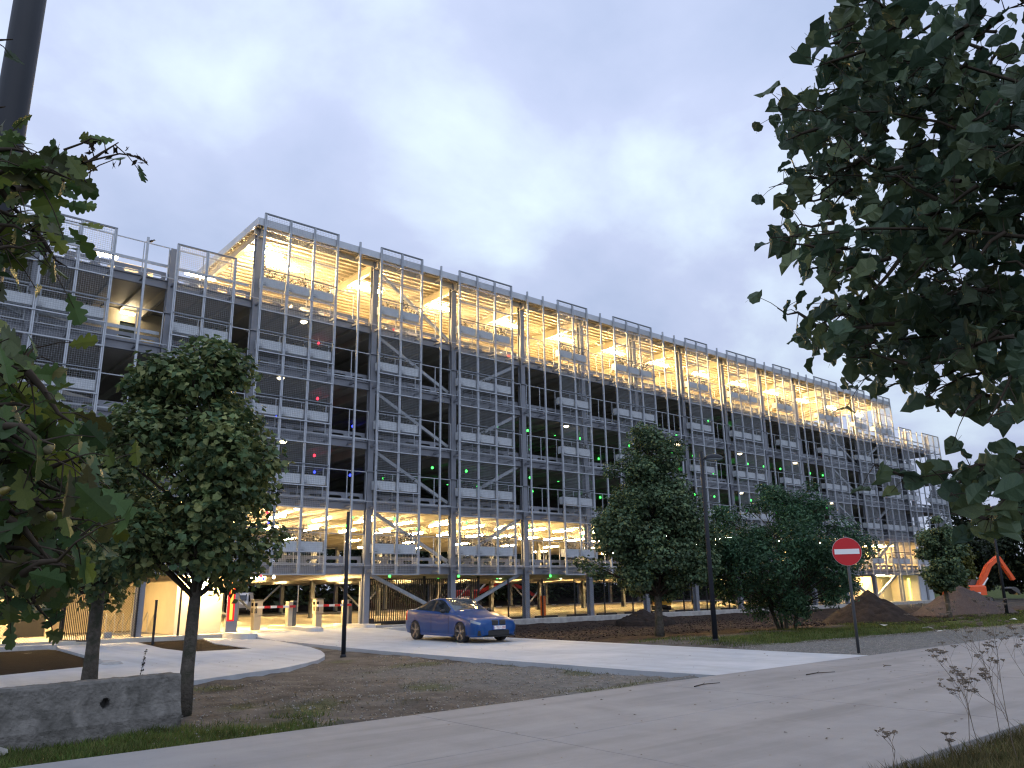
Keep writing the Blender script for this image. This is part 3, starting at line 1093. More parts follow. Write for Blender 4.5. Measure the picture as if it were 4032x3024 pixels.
for x, y, j in ((2.6, 0.95, 5), (1.6, 0.95, 4), (1.9, 0.95, 3), (2.9, 1.2, 2), (20.3, 1.2, 4), (31, 1.2, 4), (38, 1, 3), (38.3, 1, 4), (46, 1, 4), (51, 1, 3), (51.2, 1, 2)):
    put('wall_lamp', WB, garage, (x, y, FL[j] - .42))

# wheel stops on the ground floor
WS = MB().bbox(-.85, .85, -.09, .09, 0, .11, .03).mesh('wheel_stop', 'plastic_black')
x = 8.6
i = 0
while x < 48:
    put('wheel_stop', WS, garage, (x, 1.6, Z0))
    put('wheel_stop', WS, garage, (x + 1.2, DEP - 1.6, Z0))
    x += 2.5

# stair walls and rooms in the low wings
MB().box(-2.25, -0.36, 0.95, 1.15, 0.16, 2.50).box(-2.25, -2.05, 1.152, 7.0, 0.16, 2.50).build('entrance_wall', 'cream_wall', garage)
MB().box(-0.34, 0.10, 0.45, 0.49, 0.16, 2.48).build('column_cladding', 'grey_steel', garage)
NR = MB().box(-.05, .05, -.03, .03, 0, 1.6).mesh('neon_tube', 'neon_red')
put('neon_tube', NR, garage, (-0.17, 0.41, 0.68))
put('neon_glow_strip', MB().box(-.15, .15, 0, .008, -.06, 1.66).mesh('neon_glow_strip', 'neon_red_halo'), garage, (-0.17, 0.441, 0.68))  # red glow around the tube, put in as a self-lit strip
NG = MB().box(-.12, .12, -.05, .05, 0, 1.9).mesh('neon_tube', 'neon_green')
put('neon_tube', NG, garage, (62.2, 0.38, 0.3))
WL = MB().box(-.5, .5, -.05, .05, -.08, -.02)
WL.cur = 1
WL.box(-.55, .55, -.07, .07, -.02, .0).box(-.55, .55, -.075, -.06, -.16, -.02)
WL = WL.mesh('tube_light', ['wall_lamp_glow', 'galvanised'])
put('tube_light', WL, garage, (-1.3, 0.62, 2.46))
put('tube_light', WL, garage, (-2.2, 1.9, 5.35))
put('tube_light', TUBE, garage, (-6.4, 2.6, 2.60))
put('tube_light', TUBE, garage, (59.6, 2.0, 2.60))
# recessed back wall of the left wing, with dark doorway
bw = MB()
bw.box(-14, -7.3, 4.6, 4.8, 0.16, 2.75)
bw.box(-6.1, -3.6, 7.0, 7.2, 0.16, 2.75)
bw.box(-7.3, -6.1, 4.6, 4.8, 2.2, 2.75)
bw.box(-6.1, -5.9, 4.8, 7.0, 0.16, 2.75)
bw.box(-3.6, -2.26, 7.0, 7.2, 0.16, 2.75)
bw.build('back_wall', 'cream_wall', garage)
MB().box(-7.28, -6.12, 4.85, 4.9, 0.16, 2.18).build('doorway', 'black_metal', garage)
# upper stair room, lit, and the ramp seen from below
sw = MB()
sw.box(-6.9, -4.6, 5.0, 5.2, FL[4] + .02, FL[5] - .2).box(-3.9, -2.6, 5.0, 5.2, FL[4] + .02, FL[5] - .2).box(-4.6, -3.9, 5.0, 5.2, FL[4] + .02, FL[4] + 1.2).box(-4.6, -3.9, 5.0, 5.2, FL[4] + 2.2, FL[5] - .2)
sw.build('stair_wall', 'cream_wall', garage)
MB().box(-4.6, -3.9, 5.08, 5.1, FL[4] + 1.2, FL[4] + 2.2).build('window_pane', 'glass_screen', garage)
put('tube_light', MB().box(-.3, .3, -.05, .05, -.08, 0).mesh('tube_light', 'deck_lamp_glow'), garage, (-4.4, 4.6, FL[5] - .45))
for j in (3, 4):
    MB().add([(-13.9, 2.0, FL[j] + 1.9), (-4.0, 2.0, FL[j] + .2), (-4.0, 4.5, FL[j] + .2), (-13.9, 4.5, FL[j] + 1.9),
              (-13.9, 2.0, FL[j] + 2.05), (-4.0, 2.0, FL[j] + .35), (-4.0, 4.5, FL[j] + .35), (-13.9, 4.5, FL[j] + 2.05)],
             [(0, 3, 2, 1), (4, 5, 6, 7), (0, 1, 5, 4), (1, 2, 6, 5), (2, 3, 7, 6), (3, 0, 4, 7)]).build('ramp', 'deck_metal', garage)
MB().bbox(-4.9, -2.95, 6.6, 9.6, FL[5], FL[5] + 2.75, .03).build('stair_house', 'cream_wall', garage)
# right wing rooms, and walls added to stop sky showing through the decks
MB().box(66.4, 66.6, 1.2, 30.0, FL[1], FL[2] - .6).build('sky_block_wall', 'cream_wall', garage)
for j in (2, 3, 4):
    MB().box(66.4, 66.6, 1.2, 30.0, FL[j], FL[j + 1] - .6).box(58.0, 66.398, 13.0, 13.2, FL[j], FL[j + 1] - .6).build('sky_block_wall', 'grey_steel', garage)
rw = MB()
rw.box(54.6, 56.9, 3.1, 3.3, 0.16, 2.48).box(58.4, 64.4, 3.1, 3.3, 0.16, 2.48).box(56.9, 58.4, 3.1, 3.3, 0.16, 1.1).box(56.9, 58.4, 3.1, 3.3, 1.95, 2.48)
rw.box(64.4, 64.6, .5, 6, 0.16, 2.48)
rw.build('front_wall', 'cream_wall', garage)
MB().box(56.92, 58.38, 3.16, 3.18, 1.1, 1.95).build('window_pane', 'glass_dark', garage)
d_ = MB().box(62.6, 63.6, 3.05, 3.09, 0.17, 2.2).build('door', 'cream_wall', garage)
MB().box(62.72, 62.76, 2.99, 3.04, 1.05, 1.2).build('handle', 'black_metal', d_)
for x in (65.0, 66.4):
    d_ = MB().bbox(x, x + 1.36, .62, .70, 0.16, 2.4, .01).build('door', 'container_grey', garage)
    MB().box(x + 1.2, x + 1.24, .57, .615, .9, 1.3).build('handle', 'black_metal', d_)
for j in (1, 2):
    rw = MB()
    z0, z1 = FL[j], FL[j + 1] - .15
    x = 50.5
    if j == 2:
        continue
    while x < 71:
        rw.box(x, x + 1.1, 6.0, 6.2, z0, z1)
        rw.box(x + 1.1, x + 2.2, 6.0, 6.2, z0, z0 + .6)
        rw.box(x + 1.1, x + 2.2, 6.0, 6.2, z1 - .5, z1)
        x += 2.2
    rw.build('room_wall', 'cream_wall', garage)
    x = 51.6
    while x < 70:
        wp = MB().box(x + .02, x + 1.08, 6.09, 6.11, z0 + .6, z1 - .5).build('window_pane', 'glass_dark', garage)
        MB().box(x + .50, x + .58, 6.02, 6.08, z0 + .6, z1 - .5).build('frame', 'galvanised', wp)
        x += 2.2

# ================================================================== ENTRANCE EQUIPMENT
def island(cx, cy, lx, ly, z, label, rz=0.0):
    n_ = 7
    r_ = min(lx, ly) / 2
    pts = []
    for qx, qy, a0 in ((lx / 2 - r_, ly / 2 - r_, 0), (-lx / 2 + r_, ly / 2 - r_, 90), (-lx / 2 + r_, -ly / 2 + r_, 180), (lx / 2 - r_, -ly / 2 + r_, 270)):
        for i in range(n_):
            a = math.radians(a0 + 90 * i / (n_ - 1))
            pts.append((cx + qx + r_ * math.cos(a), cy + qy + r_ * math.sin(a)))
    m_ = MB()
    m_.prism(pts, z - .3, z + .11)
    inner = [(cx + (x - cx) * .95, cy + (y - cy) * .95) for x, y in pts]
    m_.prism(inner, z + .112, z + .14, False)
    return tag(m_.build('traffic_island', 'slab_concrete'), label, 'traffic island', 'raised islands at the entrance')


island(-0.30, -1.0, 0.7, 2.4, 0.06, 'low concrete island beside the column with the red neon tube')
island(3.05, 1.2, 0.75, 4.6, 0.14, 'concrete island under the barrier cabinet nearest the red neon tube')
island(6.05, 1.3, 0.7, 3.4, 0.14, 'concrete island carrying the barrier cabinet next to the sliding gate')
island(7.25, -0.75, 1.5, 0.8, -0.02, 'concrete island outside the foot of the sliding gate')


def terminal(x, y, z, label):
    t_ = thing('ticket_terminal', label, 'ticket machine', (x, y, z), 0, 'ticket terminals in the entrance lanes')
    MB().bbox(-.16, .16, -.15, .18, 0, .62, .015).build('pedestal', 'cabinet', t_, local=True)
    h_ = MB().bbox(-.20, .20, -.19, .20, .62, 1.27, .03).build('housing', 'cabinet', t_, local=True)
    MB().bbox(-.23, .23, -.24, .23, 1.27, 1.31, .01).build('cover', 'cabinet_dark', t_, local=True)
    # panel faces the arriving driver on the left
    MB().box(-.215, -.201, -.08, .09, 1.02, 1.16).build('screen', 'glass_dark', h_, local=True)
    MB().box(-.215, -.201, -.10, -.05, .74, .94).build('slot', 'black_metal', h_, local=True)
    MB().box(-.215, -.201, .02, .07, .74, .94).build('slot', 'black_metal', h_, local=True)
    MB().box(-.17, -.06, -.205, -.191, 1.02, 1.16).build('screen', 'glass_dark', h_, local=True)
    MB().box(-.17, -.13, -.205, -.191, .72, .92).build('slot', 'black_metal', h_, local=True)
    MB().box(-.10, -.06, -.205, -.191, .72, .96).build('slot', 'black_metal', h_, local=True)
    return t_


def boom(x, y, z, ln, label):
    t_ = thing('barrier_gate', label, 'barrier', (x, y, z), 0, 'boom barriers across the entrance lanes')
    c_ = MB().bbox(-.19, .02, -.17, .17, 0, 1.06, .012).build('cabinet', 'cabinet', t_, local=True)
    MB().bbox(.021, .20, -.172, .172, .0, 1.10, .012).build('door_panel', 'cabinet_dark', t_, local=True)
    MB().box(.03, .18, -.18, -.174, .90, 1.02).build('window', 'glass_dark', c_, local=True)
    a_ = MB().box(.0, .10, -.25, -.175, .80, .92).build('hub', 'cabinet_dark', t_, local=True)
    n_ = 6
    for i in range(n_):
        x1 = .06 - ln * i / n_
        x0 = .06 - ln * (i + 1) / n_
        MB().box(x0, x1, -.33, -.255, .80, .90).build('arm_stripe', 'arm_white' if i % 2 else 'arm_red', t_, local=True)
    return t_


terminal(1.55, 1.9, Z0 + .001, 'beige ticket terminal standing nearest the red neon tube')
terminal(4.65, 2.2, Z0 + .001, 'beige ticket terminal in front of the barrier beside the gate column')
boom(3.02, 1.6, 0.281, 1.75, 'barrier with red and white arm lowered towards the red neon tube')
boom(6.0, 1.9, 0.281, 1.75, 'barrier with red and white arm beside the sliding gate column')

# sliding bar gate
gt = thing('sliding_gate', 'black sliding gate of upright bars behind the blue car', 'gate', (6.6, 1.35, Z0))
GX1 = 6.9
MB().box(0, GX1, -.03, .03, .08, .18).build('bottom_rail', 'black_metal', gt, local=True)
MB().box(0, GX1, -.03, .03, 2.12, 2.18).build('top_rail', 'black_metal', gt, local=True)
bar = MB().box(-.022, .022, -.012, .012, .18, 2.12).mesh('bar', 'black_metal')
for i in range(56):
    put('bar', bar, gt, (.06 + i * (GX1 - .12) / 55, 0, 0))
pm = MB().box(-.05, .05, -.05, .05, 0.001, 2.3).mesh('post', 'black_metal')
for x in (-.08, .14, GX1 * .5 + .05, GX1 + .08):
    put('post', pm, gt, (x, .10, 0))
MB().bbox(.15, .42, -.35, -.06, .0, .34, .02).build('drive_box', 'plastic_black', gt, local=True)
wp_ = tag(MB().tube([(6.22, 1.1, .281), (6.22, 1.1, 2.2)], .04, 8).build('camera_post', 'arm_white'), 'slim white post in the entrance beside the gate column', 'post')


def chain_fence(x0, x1, y, z, h, step, label, diag=0.09):
    f_ = thing('chain_link_fence', label, 'fence', (x0, y, z))
    ln = x1 - x0
    p_ = MB().box(-.03, .03, -.03, .03, 0.0, h + .08).mesh('post', 'black_metal')
    n_ = int(ln / step)
    for i in range(n_ + 1):
        put('post', p_, f_, (i * step, 0, 0))
    V, F = [], []
    s_ = -h
    while s_ < ln:
        for sg in (1, -1):
            xa, xb = s_, s_ + h
            za, zb = (0.03, h) if sg > 0 else (h, 0.03)
            if xa < 0:
                za = za + (zb - za) * (-xa / h); xa = 0
            if xb > ln:
                zb = za + (zb - za) * ((ln - xa) / (xb - xa)); xb = ln
            if xb - xa > .05:
                o = len(V)
                V += [(xa, -.035 - .004 * sg, za), (xb, -.035 - .004 * sg, zb), (xb, -.035 - .004 * sg, zb + .006), (xa, -.035 - .004 * sg, za + .006)]
                F.append((o, o + 1, o + 2, o + 3))
        s_ += diag
    stuff(put('link_mesh', np_mesh('link_mesh', V, F, 'black_metal'), f_))
    MB().box(0, ln, -.045, -.038, h, h + .02).build('top_wire', 'black_metal', f_, local=True)
    return f_


chain_fence(14.55, 49.0, 0.12, Z0 + .05, 2.0, 2.45, 'black chain link fence along the building edge right of the car', .11)
chain_fence(-5.5, -3.8, 0.45, .02, 2.0, 1.65, 'short chain link fence in front of the bicycle racks', .10)
chain_fence(-13.2, -7.5, -.28, .08, 1.6, 1.9, 'chain link fence on the kerb by the open black gate', .10)
lg = thing('garden_gate', 'open black bar gate beside the left footpath', 'gate', (-6.3, .7, 0.02), math.radians(-62))
for zz in (.1, 1.9):
    MB().box(0, 1.3, -.02, .02, zz, zz + .05).build('rail', 'black_metal', lg, local=True)
bar2 = MB().box(-.01, .01, -.01, .01, .15, 1.9).mesh('bar', 'black_metal')
for i in range(14):
    put('bar', bar2, lg, (.05 + i * .092, 0, 0))
MB().box(-.12, 0, -.06, .06, 0, 2.1).build('post', 'black_metal', lg, local=True)
for x, y, h, lb in ((-3.95, -2.2, 1.5, 'stubby black post standing at the corner of the small soil bed'), (-2.3, 0.25, 2.2, 'tall thin black post in front of the bright wall')):
    tag(MB().tube([(x, y, -.1), (x, y, h)], .045, 8).tube([(x, y, h), (x, y, h + .03)], .055, 8).build('post', 'black_metal'), lb, 'post')
bk = thing('bicycle_rack', 'galvanised bicycle rack of slanted hoops under the garage', 'bicycle rack', (-4.2, 3.3, Z0))
for i in range(8):
    x = i * .32
    MB().tube([(x, 0, 0), (x, 0, .75), (x, .08, .85), (x, .2, .80), (x + .05, .9, .35), (x + .05, .95, 0)], .018, 6).build('hoop', 'steel_bright', bk, local=True)
MB().tube([(0, .0, .03), (2.3, .0, .03)], .02, 6).build('base_rail', 'steel_bright', bk, local=True)
MB().tube([(0, .95, .03), (2.3, .95, .03)], .02, 6).build('base_rail', 'steel_bright', bk, local=True)
tag(MB().bbox(-4.9, -4.62, .55, .83, .0, .38, .03).build('concrete_block', 'slab_edge'), 'small pale concrete block by the bicycle racks', 'block')
gp = MB()
gp.box(-4.45, -3.95, 1.9, 1.94, .16, .18)
oc = MB()
oc.bbox(18.9, 19.15, 2.2, 2.45, Z0, 1.35, .03)
tag(oc.build('warning_post', 'orange_cover'), 'orange red guard post between the ground floor columns', 'post')

# ================================================================== POLES, LAMPS, SIGN
def pole(name, label, cat, x, y, z, h, r0, r1):
    t_ = thing(name, label, cat, (x, y, z))
    MB().tube([(0, 0, -.3), (0, 0, h * .5), (0, 0, h)], [r0, (r0 + r1) / 2, r1], 14).build('shaft', 'pole_paint', t_, True, True)
    MB().lathe([(r0 * 1.35, 0.0), (r0 * 1.35, .05), (r0 * 1.1, .09)], 14).build('base_collar', 'pole_paint', t_, True, True)
    return t_


pole('lamp_post', 'slim dark post without a lamp beside the rounded path end', 'post', -1.75, -12.15, -.1, 4.08, .066, .048)


def lamp(x, y, z, h, label, ang, sc=1.0):
    t_ = pole('street_lamp', label, 'street lamp', x, y, z, h, .085, .055)
    # domed luminaire on a short arm
    d = Vector((math.cos(ang), math.sin(ang), 0))
    n_ = Vector((-d.y, d.x, 0))
    MB().tube([Vector((0, 0, h - .28)), Vector((0, 0, h - .22)) + d * .12], .03, 6).build('arm', 'pole_paint', t_, True, True)
    V, F = [], []
    rings, seg = 6, 16
    for i in range(rings + 1):
        a = PI / 2 * i / rings
        for k in range(seg):
            b_ = 2 * PI * k / seg
            p = Vector((0, 0, h - .24)) + d * (.40 + .32 * math.cos(a) * math.cos(b_)) + n_ * (.22 * math.cos(a) * math.sin(b_)) + Vector((0, 0, .16 * math.sin(a)))
            V.append(p)
    for i in range(rings):
        for k in range(seg):
            k2 = (k + 1) % seg
            F.append((i * seg + k, i * seg + k2, (i + 1) * seg + k2, (i + 1) * seg + k))
    hd = MB().add(V, F).build('head', 'pole_paint', t_, True, True)
    V2 = [Vector((0, 0, h - .245)) + d * (.40 + .30 * math.cos(2 * PI * k / 16)) + n_ * (.20 * math.sin(2 * PI * k / 16)) for k in range(16)]
    V2 += [v + Vector((0, 0, -.05)) + (Vector((0, 0, h - .245)) + d * .4 - v) * .35 for v in V2]
    F2 = [tuple(range(16)), tuple(range(31, 15, -1))] + [(k, 16 + k, 16 + (k + 1) % 16, (k + 1) % 16) for k in range(16)]
    MB().add(V2, F2).build('lens', 'lamp_lens', hd, True, True)
    return t_


lamp(8.14, -17.57, 0.02, 5.95, 'unlit street lamp with domed head between the two middle trees', -0.70)
lamp(33.7, -17.1, 0.0, 5.75, 'unlit street lamp at the right beside the reddish gravel pile', -0.5)
P_ = at(119, 0, 4.7)
t_ = thing('street_lamp', 'thick dark lamp post rising close at the left edge behind oak leaves', 'street lamp', (P_.x, P_.y, 0))
MB().tube([(0, 0, -.2), (0, 0, 3), (0, 0, 9)], [.085, .082, .074], 24).build('shaft', 'pole_paint', t_, True, True)

sg = thing('no_entry_sign', 'round red no entry sign with white bar on a grey post', 'road sign', (6.97, -22.75, -.05))
MB().tube([(0, 0, -.3), (0, 0, 2.95)], .038, 12).build('post', 'post_grey', sg, True, True)
fa = math.atan2(CAM.y + 22.75, CAM.x - 6.97) + 0.10
dn = Vector((math.cos(fa), math.sin(fa), 0))
dx = Vector((-dn.y, dn.x, 0))


def disc(r_, t0, t1, n_=48):
    V, F = [], []
    for t__ in (t0, t1):
        for k in range(n_):
            a = 2 * PI * k / n_
            V.append(Vector((0, 0, 2.545)) + dn * t__ + dx * (r_ * math.cos(a)) + Vector((0, 0, r_ * math.sin(a))))
    F = [tuple(range(n_)), tuple(range(2 * n_ - 1, n_ - 1, -1))] + [(k, k + n_, (k + 1) % n_ + n_, (k + 1) % n_) for k in range(n_)]
    return MB().add(V, F)


dk = disc(.352, .045, .060).build('disc', 'sign_red', sg, False, True)
rim_ = disc(.358, .040, .0445).build('rim', 'sign_white', dk, False, True)
c_ = Vector((0, 0, 2.545)) + dn * .0625
V = [c_ + dx * sx * .30 + Vector((0, 0, sz * .065)) for sx, sz in ((-1, -1), (1, -1), (1, 1), (-1, 1))]
V += [v + dn * .004 for v in V]
MB().add(V, [(0, 3, 2, 1), (4, 5, 6, 7), (0, 1, 5, 4), (1, 2, 6, 5), (2, 3, 7, 6), (3, 0, 4, 7)]).build('bar', 'sign_white', dk, False, True)
for zz in (2.4, 2.7):
    V = [Vector((0, 0, zz)) + dn * .02 + dx * sx * .06 + Vector((0, 0, sz * .02)) for sx, sz in ((-1, -1), (1, -1), (1, 1), (-1, 1))]
    V += [v + dn * .019 for v in V]
    MB().add(V, [(0, 3, 2, 1), (4, 5, 6, 7), (0, 1, 5, 4), (1, 2, 6, 5), (2, 3, 7, 6), (3, 0, 4, 7)]).build('clamp', 'grey_steel', sg, False, True)

# ================================================================== CONCRETE BARRIER BLOCK (left foreground)
A_, B_ = Vector((-9.30, -21.22, 0)), Vector((-13.6, -22.02, 0))
dl = (B_ - A_).normalized()
dn2 = Vector((-dl.y, dl.x, 0))
if dn2.y > 0:
    dn2 = -dn2                      # towards the road
ln = (B_ - A_).length
jb = thing('concrete_barrier', 'weathered concrete barrier block with two round holes by the left tree', 'barrier', A_)
nu, nv = 90, 16
V, F = [], []
prof = [(0.26, -.15), (0.26, .10), (.20, .25), (.16, .58), (.13, .61), (-.13, .61), (-.16, .58), (-.20, .25), (-.26, .10), (-.26, -.15)]
rj = random.Random(2)
dens = []
for (a0, z0), (a1, z1) in zip(prof[:-1], prof[1:]):
    m_ = max(1, int(math.hypot(a1 - a0, z1 - z0) / .02))
    for i in range(m_):
        f_ = i / m_
        dens.append((a0 + (a1 - a0) * f_, z0 + (z1 - z0) * f_))
dens.append(prof[-1])
NU = 250
for i in range(NU + 1):
    u = ln * i / NU
    for (a, z) in dens:
        p = dl * u + dn2 * a + Vector((0, 0, z))
        q = p * 9
        d_ = mnoise.noise(q) * .010 + mnoise.noise(q * 3.1) * .006
        k_ = 1 - .03 * (i == 0 or i == NU)
        V.append(Vector((p.x, p.y, p.z)) + dn2 * d_ * (1 if a > 0 else -1) + Vector((0, 0, d_ * .8 if z > .5 else 0)))
nd = len(dens)
HOL = [(1.02, .335), (3.05, .335)]
for i in range(NU):
    for k in range(nd - 1):
        u = ln * (i + .5) / NU
        a, z = (dens[k][0] + dens[k + 1][0]) / 2, (dens[k][1] + dens[k + 1][1]) / 2
        if a > .1 and any(math.hypot(u - hu, z - hz) < .060 for hu, hz in HOL):
            continue
        F.append((i * nd + k, i * nd + k + 1, (i + 1) * nd + k + 1, (i + 1) * nd + k))
F.append(tuple(range(nd)))
F.append(tuple(NU * nd + k for k in reversed(range(nd))))
MB().add(V, F).build('block', 'old_concrete', jb, False, True)
for hu, hz in HOL:
    V, F = [], []
    for dep in (.205, .19, .04):
        for k in range(14):
            a = 2 * PI * k / 14
            V.append(dl * (hu + .068 * math.cos(a)) + dn2 * (dep - (.02 if dep > .2 else 0)) + Vector((0, 0, hz + .068 * math.sin(a))))
    for i in range(2):
        for k in range(14):
            F.append((i * 14 + k, i * 14 + (k + 1) % 14, (i + 1) * 14 + (k + 1) % 14, (i + 1) * 14 + k))
    F.append(tuple(28 + k for k in range(14)))
    MB().add(V, F).build('hole', 'joint_fill', jb, False, True)

# ================================================================== VEHICLES
def catmull(P, t):
    """P: control values (n, d) at parameters 0..n-1"""
    n_ = len(P)
    i = int(min(max(math.floor(t), 0), n_ - 2))
    f_ = t - i
    p0, p1, p2, p3 = P[max(i - 1, 0)], P[i], P[i + 1], P[min(i + 2, n_ - 1)]
    return 0.5 * ((2 * p1) + (-p0 + p2) * f_ + (2 * p0 - 5 * p1 + 4 * p2 - p3) * f_ ** 2 + (-p0 + 3 * p1 - 3 * p2 + p3) * f_ ** 3)


#        x     (y,z) x 9 : floor centre, floor edge, sill, widest, shoulder, belt, roof rail, roof half, roof centre
SED = [
    (2.37, (0, .25), (.40, .25), (.52, .29), (.57, .44), (.56, .56), (.50, .62), (.36, .66), (.18, .68), (0, .69)),
    (2.27, (0, .20), (.66, .20), (.75, .27), (.79, .46), (.77, .61), (.70, .67), (.50, .73), (.25, .76), (0, .77)),
    (2.02, (0, .18), (.78, .18), (.86, .27), (.885, .48), (.865, .67), (.80, .735), (.58, .80), (.30, .835), (0, .845)),
    (1.405, (0, .18), (.80, .18), (.885, .28), (.905, .52), (.892, .775), (.835, .84), (.63, .90), (.32, .93), (0, .94)),
    (1.00, (0, .18), (.80, .18), (.885, .28), (.90, .52), (.892, .835), (.84, .895), (.68, .945), (.36, .98), (0, .99)),
    (0.80, (0, .18), (.80, .18), (.885, .28), (.90, .52), (.892, .865), (.84, .915), (.72, .985), (.40, 1.035), (0, 1.05)),
    (0.40, (0, .18), (.80, .18), (.885, .28), (.90, .52), (.892, .885), (.835, .94), (.67, 1.185), (.37, 1.235), (0, 1.25)),
    (0.00, (0, .18), (.80, .18), (.885, .28), (.90, .52), (.892, .90), (.83, .955), (.61, 1.36), (.34, 1.40), (0, 1.41)),
    (-0.50, (0, .18), (.80, .18), (.885, .28), (.90, .52), (.894, .92), (.828, .975), (.59, 1.38), (.33, 1.415), (0, 1.425)),
    (-1.00, (0, .18), (.80, .18), (.885, .28), (.905, .52), (.898, .94), (.825, .995), (.575, 1.325), (.32, 1.36), (0, 1.37)),
    (-1.405, (0, .18), (.80, .18), (.885, .28), (.91, .52), (.90, .955), (.82, 1.015), (.57, 1.20), (.32, 1.23), (0, 1.24)),
    (-1.78, (0, .20), (.78, .20), (.87, .29), (.895, .54), (.885, .965), (.79, 1.03), (.60, 1.075), (.32, 1.10), (0, 1.105)),
    (-2.12, (0, .24), (.72, .24), (.82, .32), (.86, .55), (.845, .95), (.76, 1.015), (.55, 1.045), (.30, 1.055), (0, 1.06)),
    (-2.26, (0, .30), (.60, .30), (.70, .37), (.76, .56), (.74, .90), (.67, .97), (.48, 1.00), (.25, 1.01), (0, 1.015)),
]


def make_sedan(name, label, loc, rz, paint, group=None, detail=True):
    car = thing(name, label, 'car', loc, rz, group)
    P = np.array([[s_[0]] + [c for p in s_[1:] for c in p] for s_ in SED], float)
    ns, nr = (110, 64) if detail else (50, 32)
    T = np.linspace(0, len(SED) - 1, ns)
    grid = np.zeros((ns, nr, 3))
    par = np.linspace(0, 8, nr)
    for i, t_ in enumerate(T):
        row = catmull(P, t_)
        x = row[0]
        ctl = row[1:].reshape(9, 2)
        for k, q in enumerate(par):
            y, z = catmull(ctl, q)
            grid[i, k] = (x, max(y, 0), z)
    X = grid[:, :, 0]
    cls = {}

    def addq(key, pts):
        cls.setdefault(key, MB()).add(pts, [(0, 1, 2, 3)])
    for i in range(ns - 1):
        for k in range(nr - 1):
            q = (par[k] + par[k + 1]) / 2
            c = (grid[i, k] + grid[i + 1, k + 1]) / 2
            x, y, z = c
            key = 'body'
            if any((x - wx) ** 2 + (z - .335) ** 2 < .352 ** 2 for wx in (1.405, -1.405)) and 1.2 < q < 4.2:
                continue
            if q < 1.0:
                key = 'underbody'
            elif 1.0 < q < 2.0 and abs(x) < 1.9 and z < .25:
                key = 'underbody'
            elif 5.10 < q < 5.92 and -1.50 < x < .60:
                key = 'side'
                if abs(x + .36) < .045:
                    key = 'pillar'
            elif 6.18 < q and -.03 < x < .80:
                key = 'windscreen'
            elif 6.2 < q and -1.72 < x < -1.05:
                key = 'rear_window'
            elif x > 1.96 and 3.75 < q < 4.75 and x < 2.31:
                key = 'headlight'
            elif x < -1.98 and 3.35 < q < 4.35:
                key = 'tail_light'
            for sgn in (1, -1):
                pts = [grid[i, k], grid[i, k + 1], grid[i + 1, k + 1], grid[i + 1, k]]
                pts = [(p[0], p[1] * sgn, p[2]) for p in pts]
                if sgn < 0:
                    pts = pts[::-1]
                kk = key
                if key in ('side',):
                    kk = ('front_window' if x > -.36 else 'rear_side_window') + ('L' if sgn > 0 else 'R')
                if key in ('headlight', 'tail_light'):
                    kk = key + ('L' if sgn > 0 else 'R')
                addq(kk, pts)
    for ie in (0, ns - 1):
        ring = [tuple(p) for p in grid[ie]] + [(p[0], -p[1], p[2]) for p in grid[ie][::-1]]
        cls['body'].add(ring, [tuple(range(len(ring))) if ie else tuple(reversed(range(len(ring))))])
    body = None
    for key, mb in cls.items():
        nm = key.rstrip('LR') if key[-1] in 'LR' else key
        mt = {'body': paint, 'underbody': 'plastic_black', 'pillar': 'plastic_black', 'windscreen': 'glass_screen', 'rear_window': 'glass_dark', 'headlight': 'lamp_lens', 'tail_light': 'tail_lens'}.get(nm, 'glass_dark')
        me = mb.mesh(nm, mt, smooth=True)
        bmm = bmesh.new(); bmm.from_mesh(me)
        bmesh.ops.remove_doubles(bmm, verts=bmm.verts, dist=1e-4)
        bmesh.ops.recalc_face_normals(bmm, faces=bmm.faces)
        bmm.to_mesh(me); bmm.free()
        o = put(nm, me, car)
        if nm == 'body':
            body = o
    # wheels
    for wx in (1.405, -1.405):
        for sy in (1, -1):
            wz, wr = .325, .325
            tm = MB().lathe([(wr - .07, -.11), (wr - .015, -.11), (wr, -.085), (wr, .085), (wr - .015, .11), (wr - .07, .11), (wr - .07, -.11)], 36, (0, 0, 0), 'y', False)
            w_ = put('wheel', tm.mesh('wheel', 'tyre', smooth=True), car, (wx, sy * .80, wz))
            r_ = MB()
            r_.lathe([(wr - .072, -.10), (wr - .06, -.10), (wr - .06, .10), (wr - .072, .10), (wr - .072, -.10)], 36, (0, 0, 0), 'y', False)
            for s5 in range(5):
                for off in (-.13, .13):
                    a = 2 * PI * s5 / 5 + .3
                    a2 = a + off
                    r_.beam((.05 * math.cos(a), sy * .085, .05 * math.sin(a)), ((wr - .065) * math.cos(a2), sy * .10, (wr - .065) * math.sin(a2)), .03, .022, (0, 1, 0))
            r_.lathe([(.001, .06 * sy), (.06, .06 * sy), (.06, .09 * sy), (.001, .10 * sy)], 16, (0, 0, 0), 'y')
            r_.build('rim', 'rim', w_, local=True)
            MB().lathe([(.001, -.02), (wr - .075, -.02), (wr - .075, .0), (.001, .0)], 24, (0, 0, 0), 'y').build('brake_disc', 'cabinet_dark', w_, local=True)
            # wheel house behind the wheel and the arch edge
            V, F = [], []
            n_ = 26
            for yy in (.44, .885):
                for k in range(n_ + 1):
                    a = -0.35 + (PI + .7) * k / n_
                    V.append((wx + .358 * math.cos(a), sy * yy, .335 + .358 * math.sin(a)))
            for k in range(n_):
                F.append((k, k + 1, n_ + 2 + k, n_ + 1 + k))
            F.append(tuple(range(n_ + 1)))
            MB().add(V, F).build('wheel_house', 'plastic_black', car, local=True)
            pts = [(wx + .356 * math.cos(a), sy * (.889 if wx > 0 else .893), .335 + .356 * math.sin(a)) for a in np.linspace(-.32, PI + .32, 30)]
            MB().tube(pts, .016, 6).build('wheel_arch', paint, car, True, True)
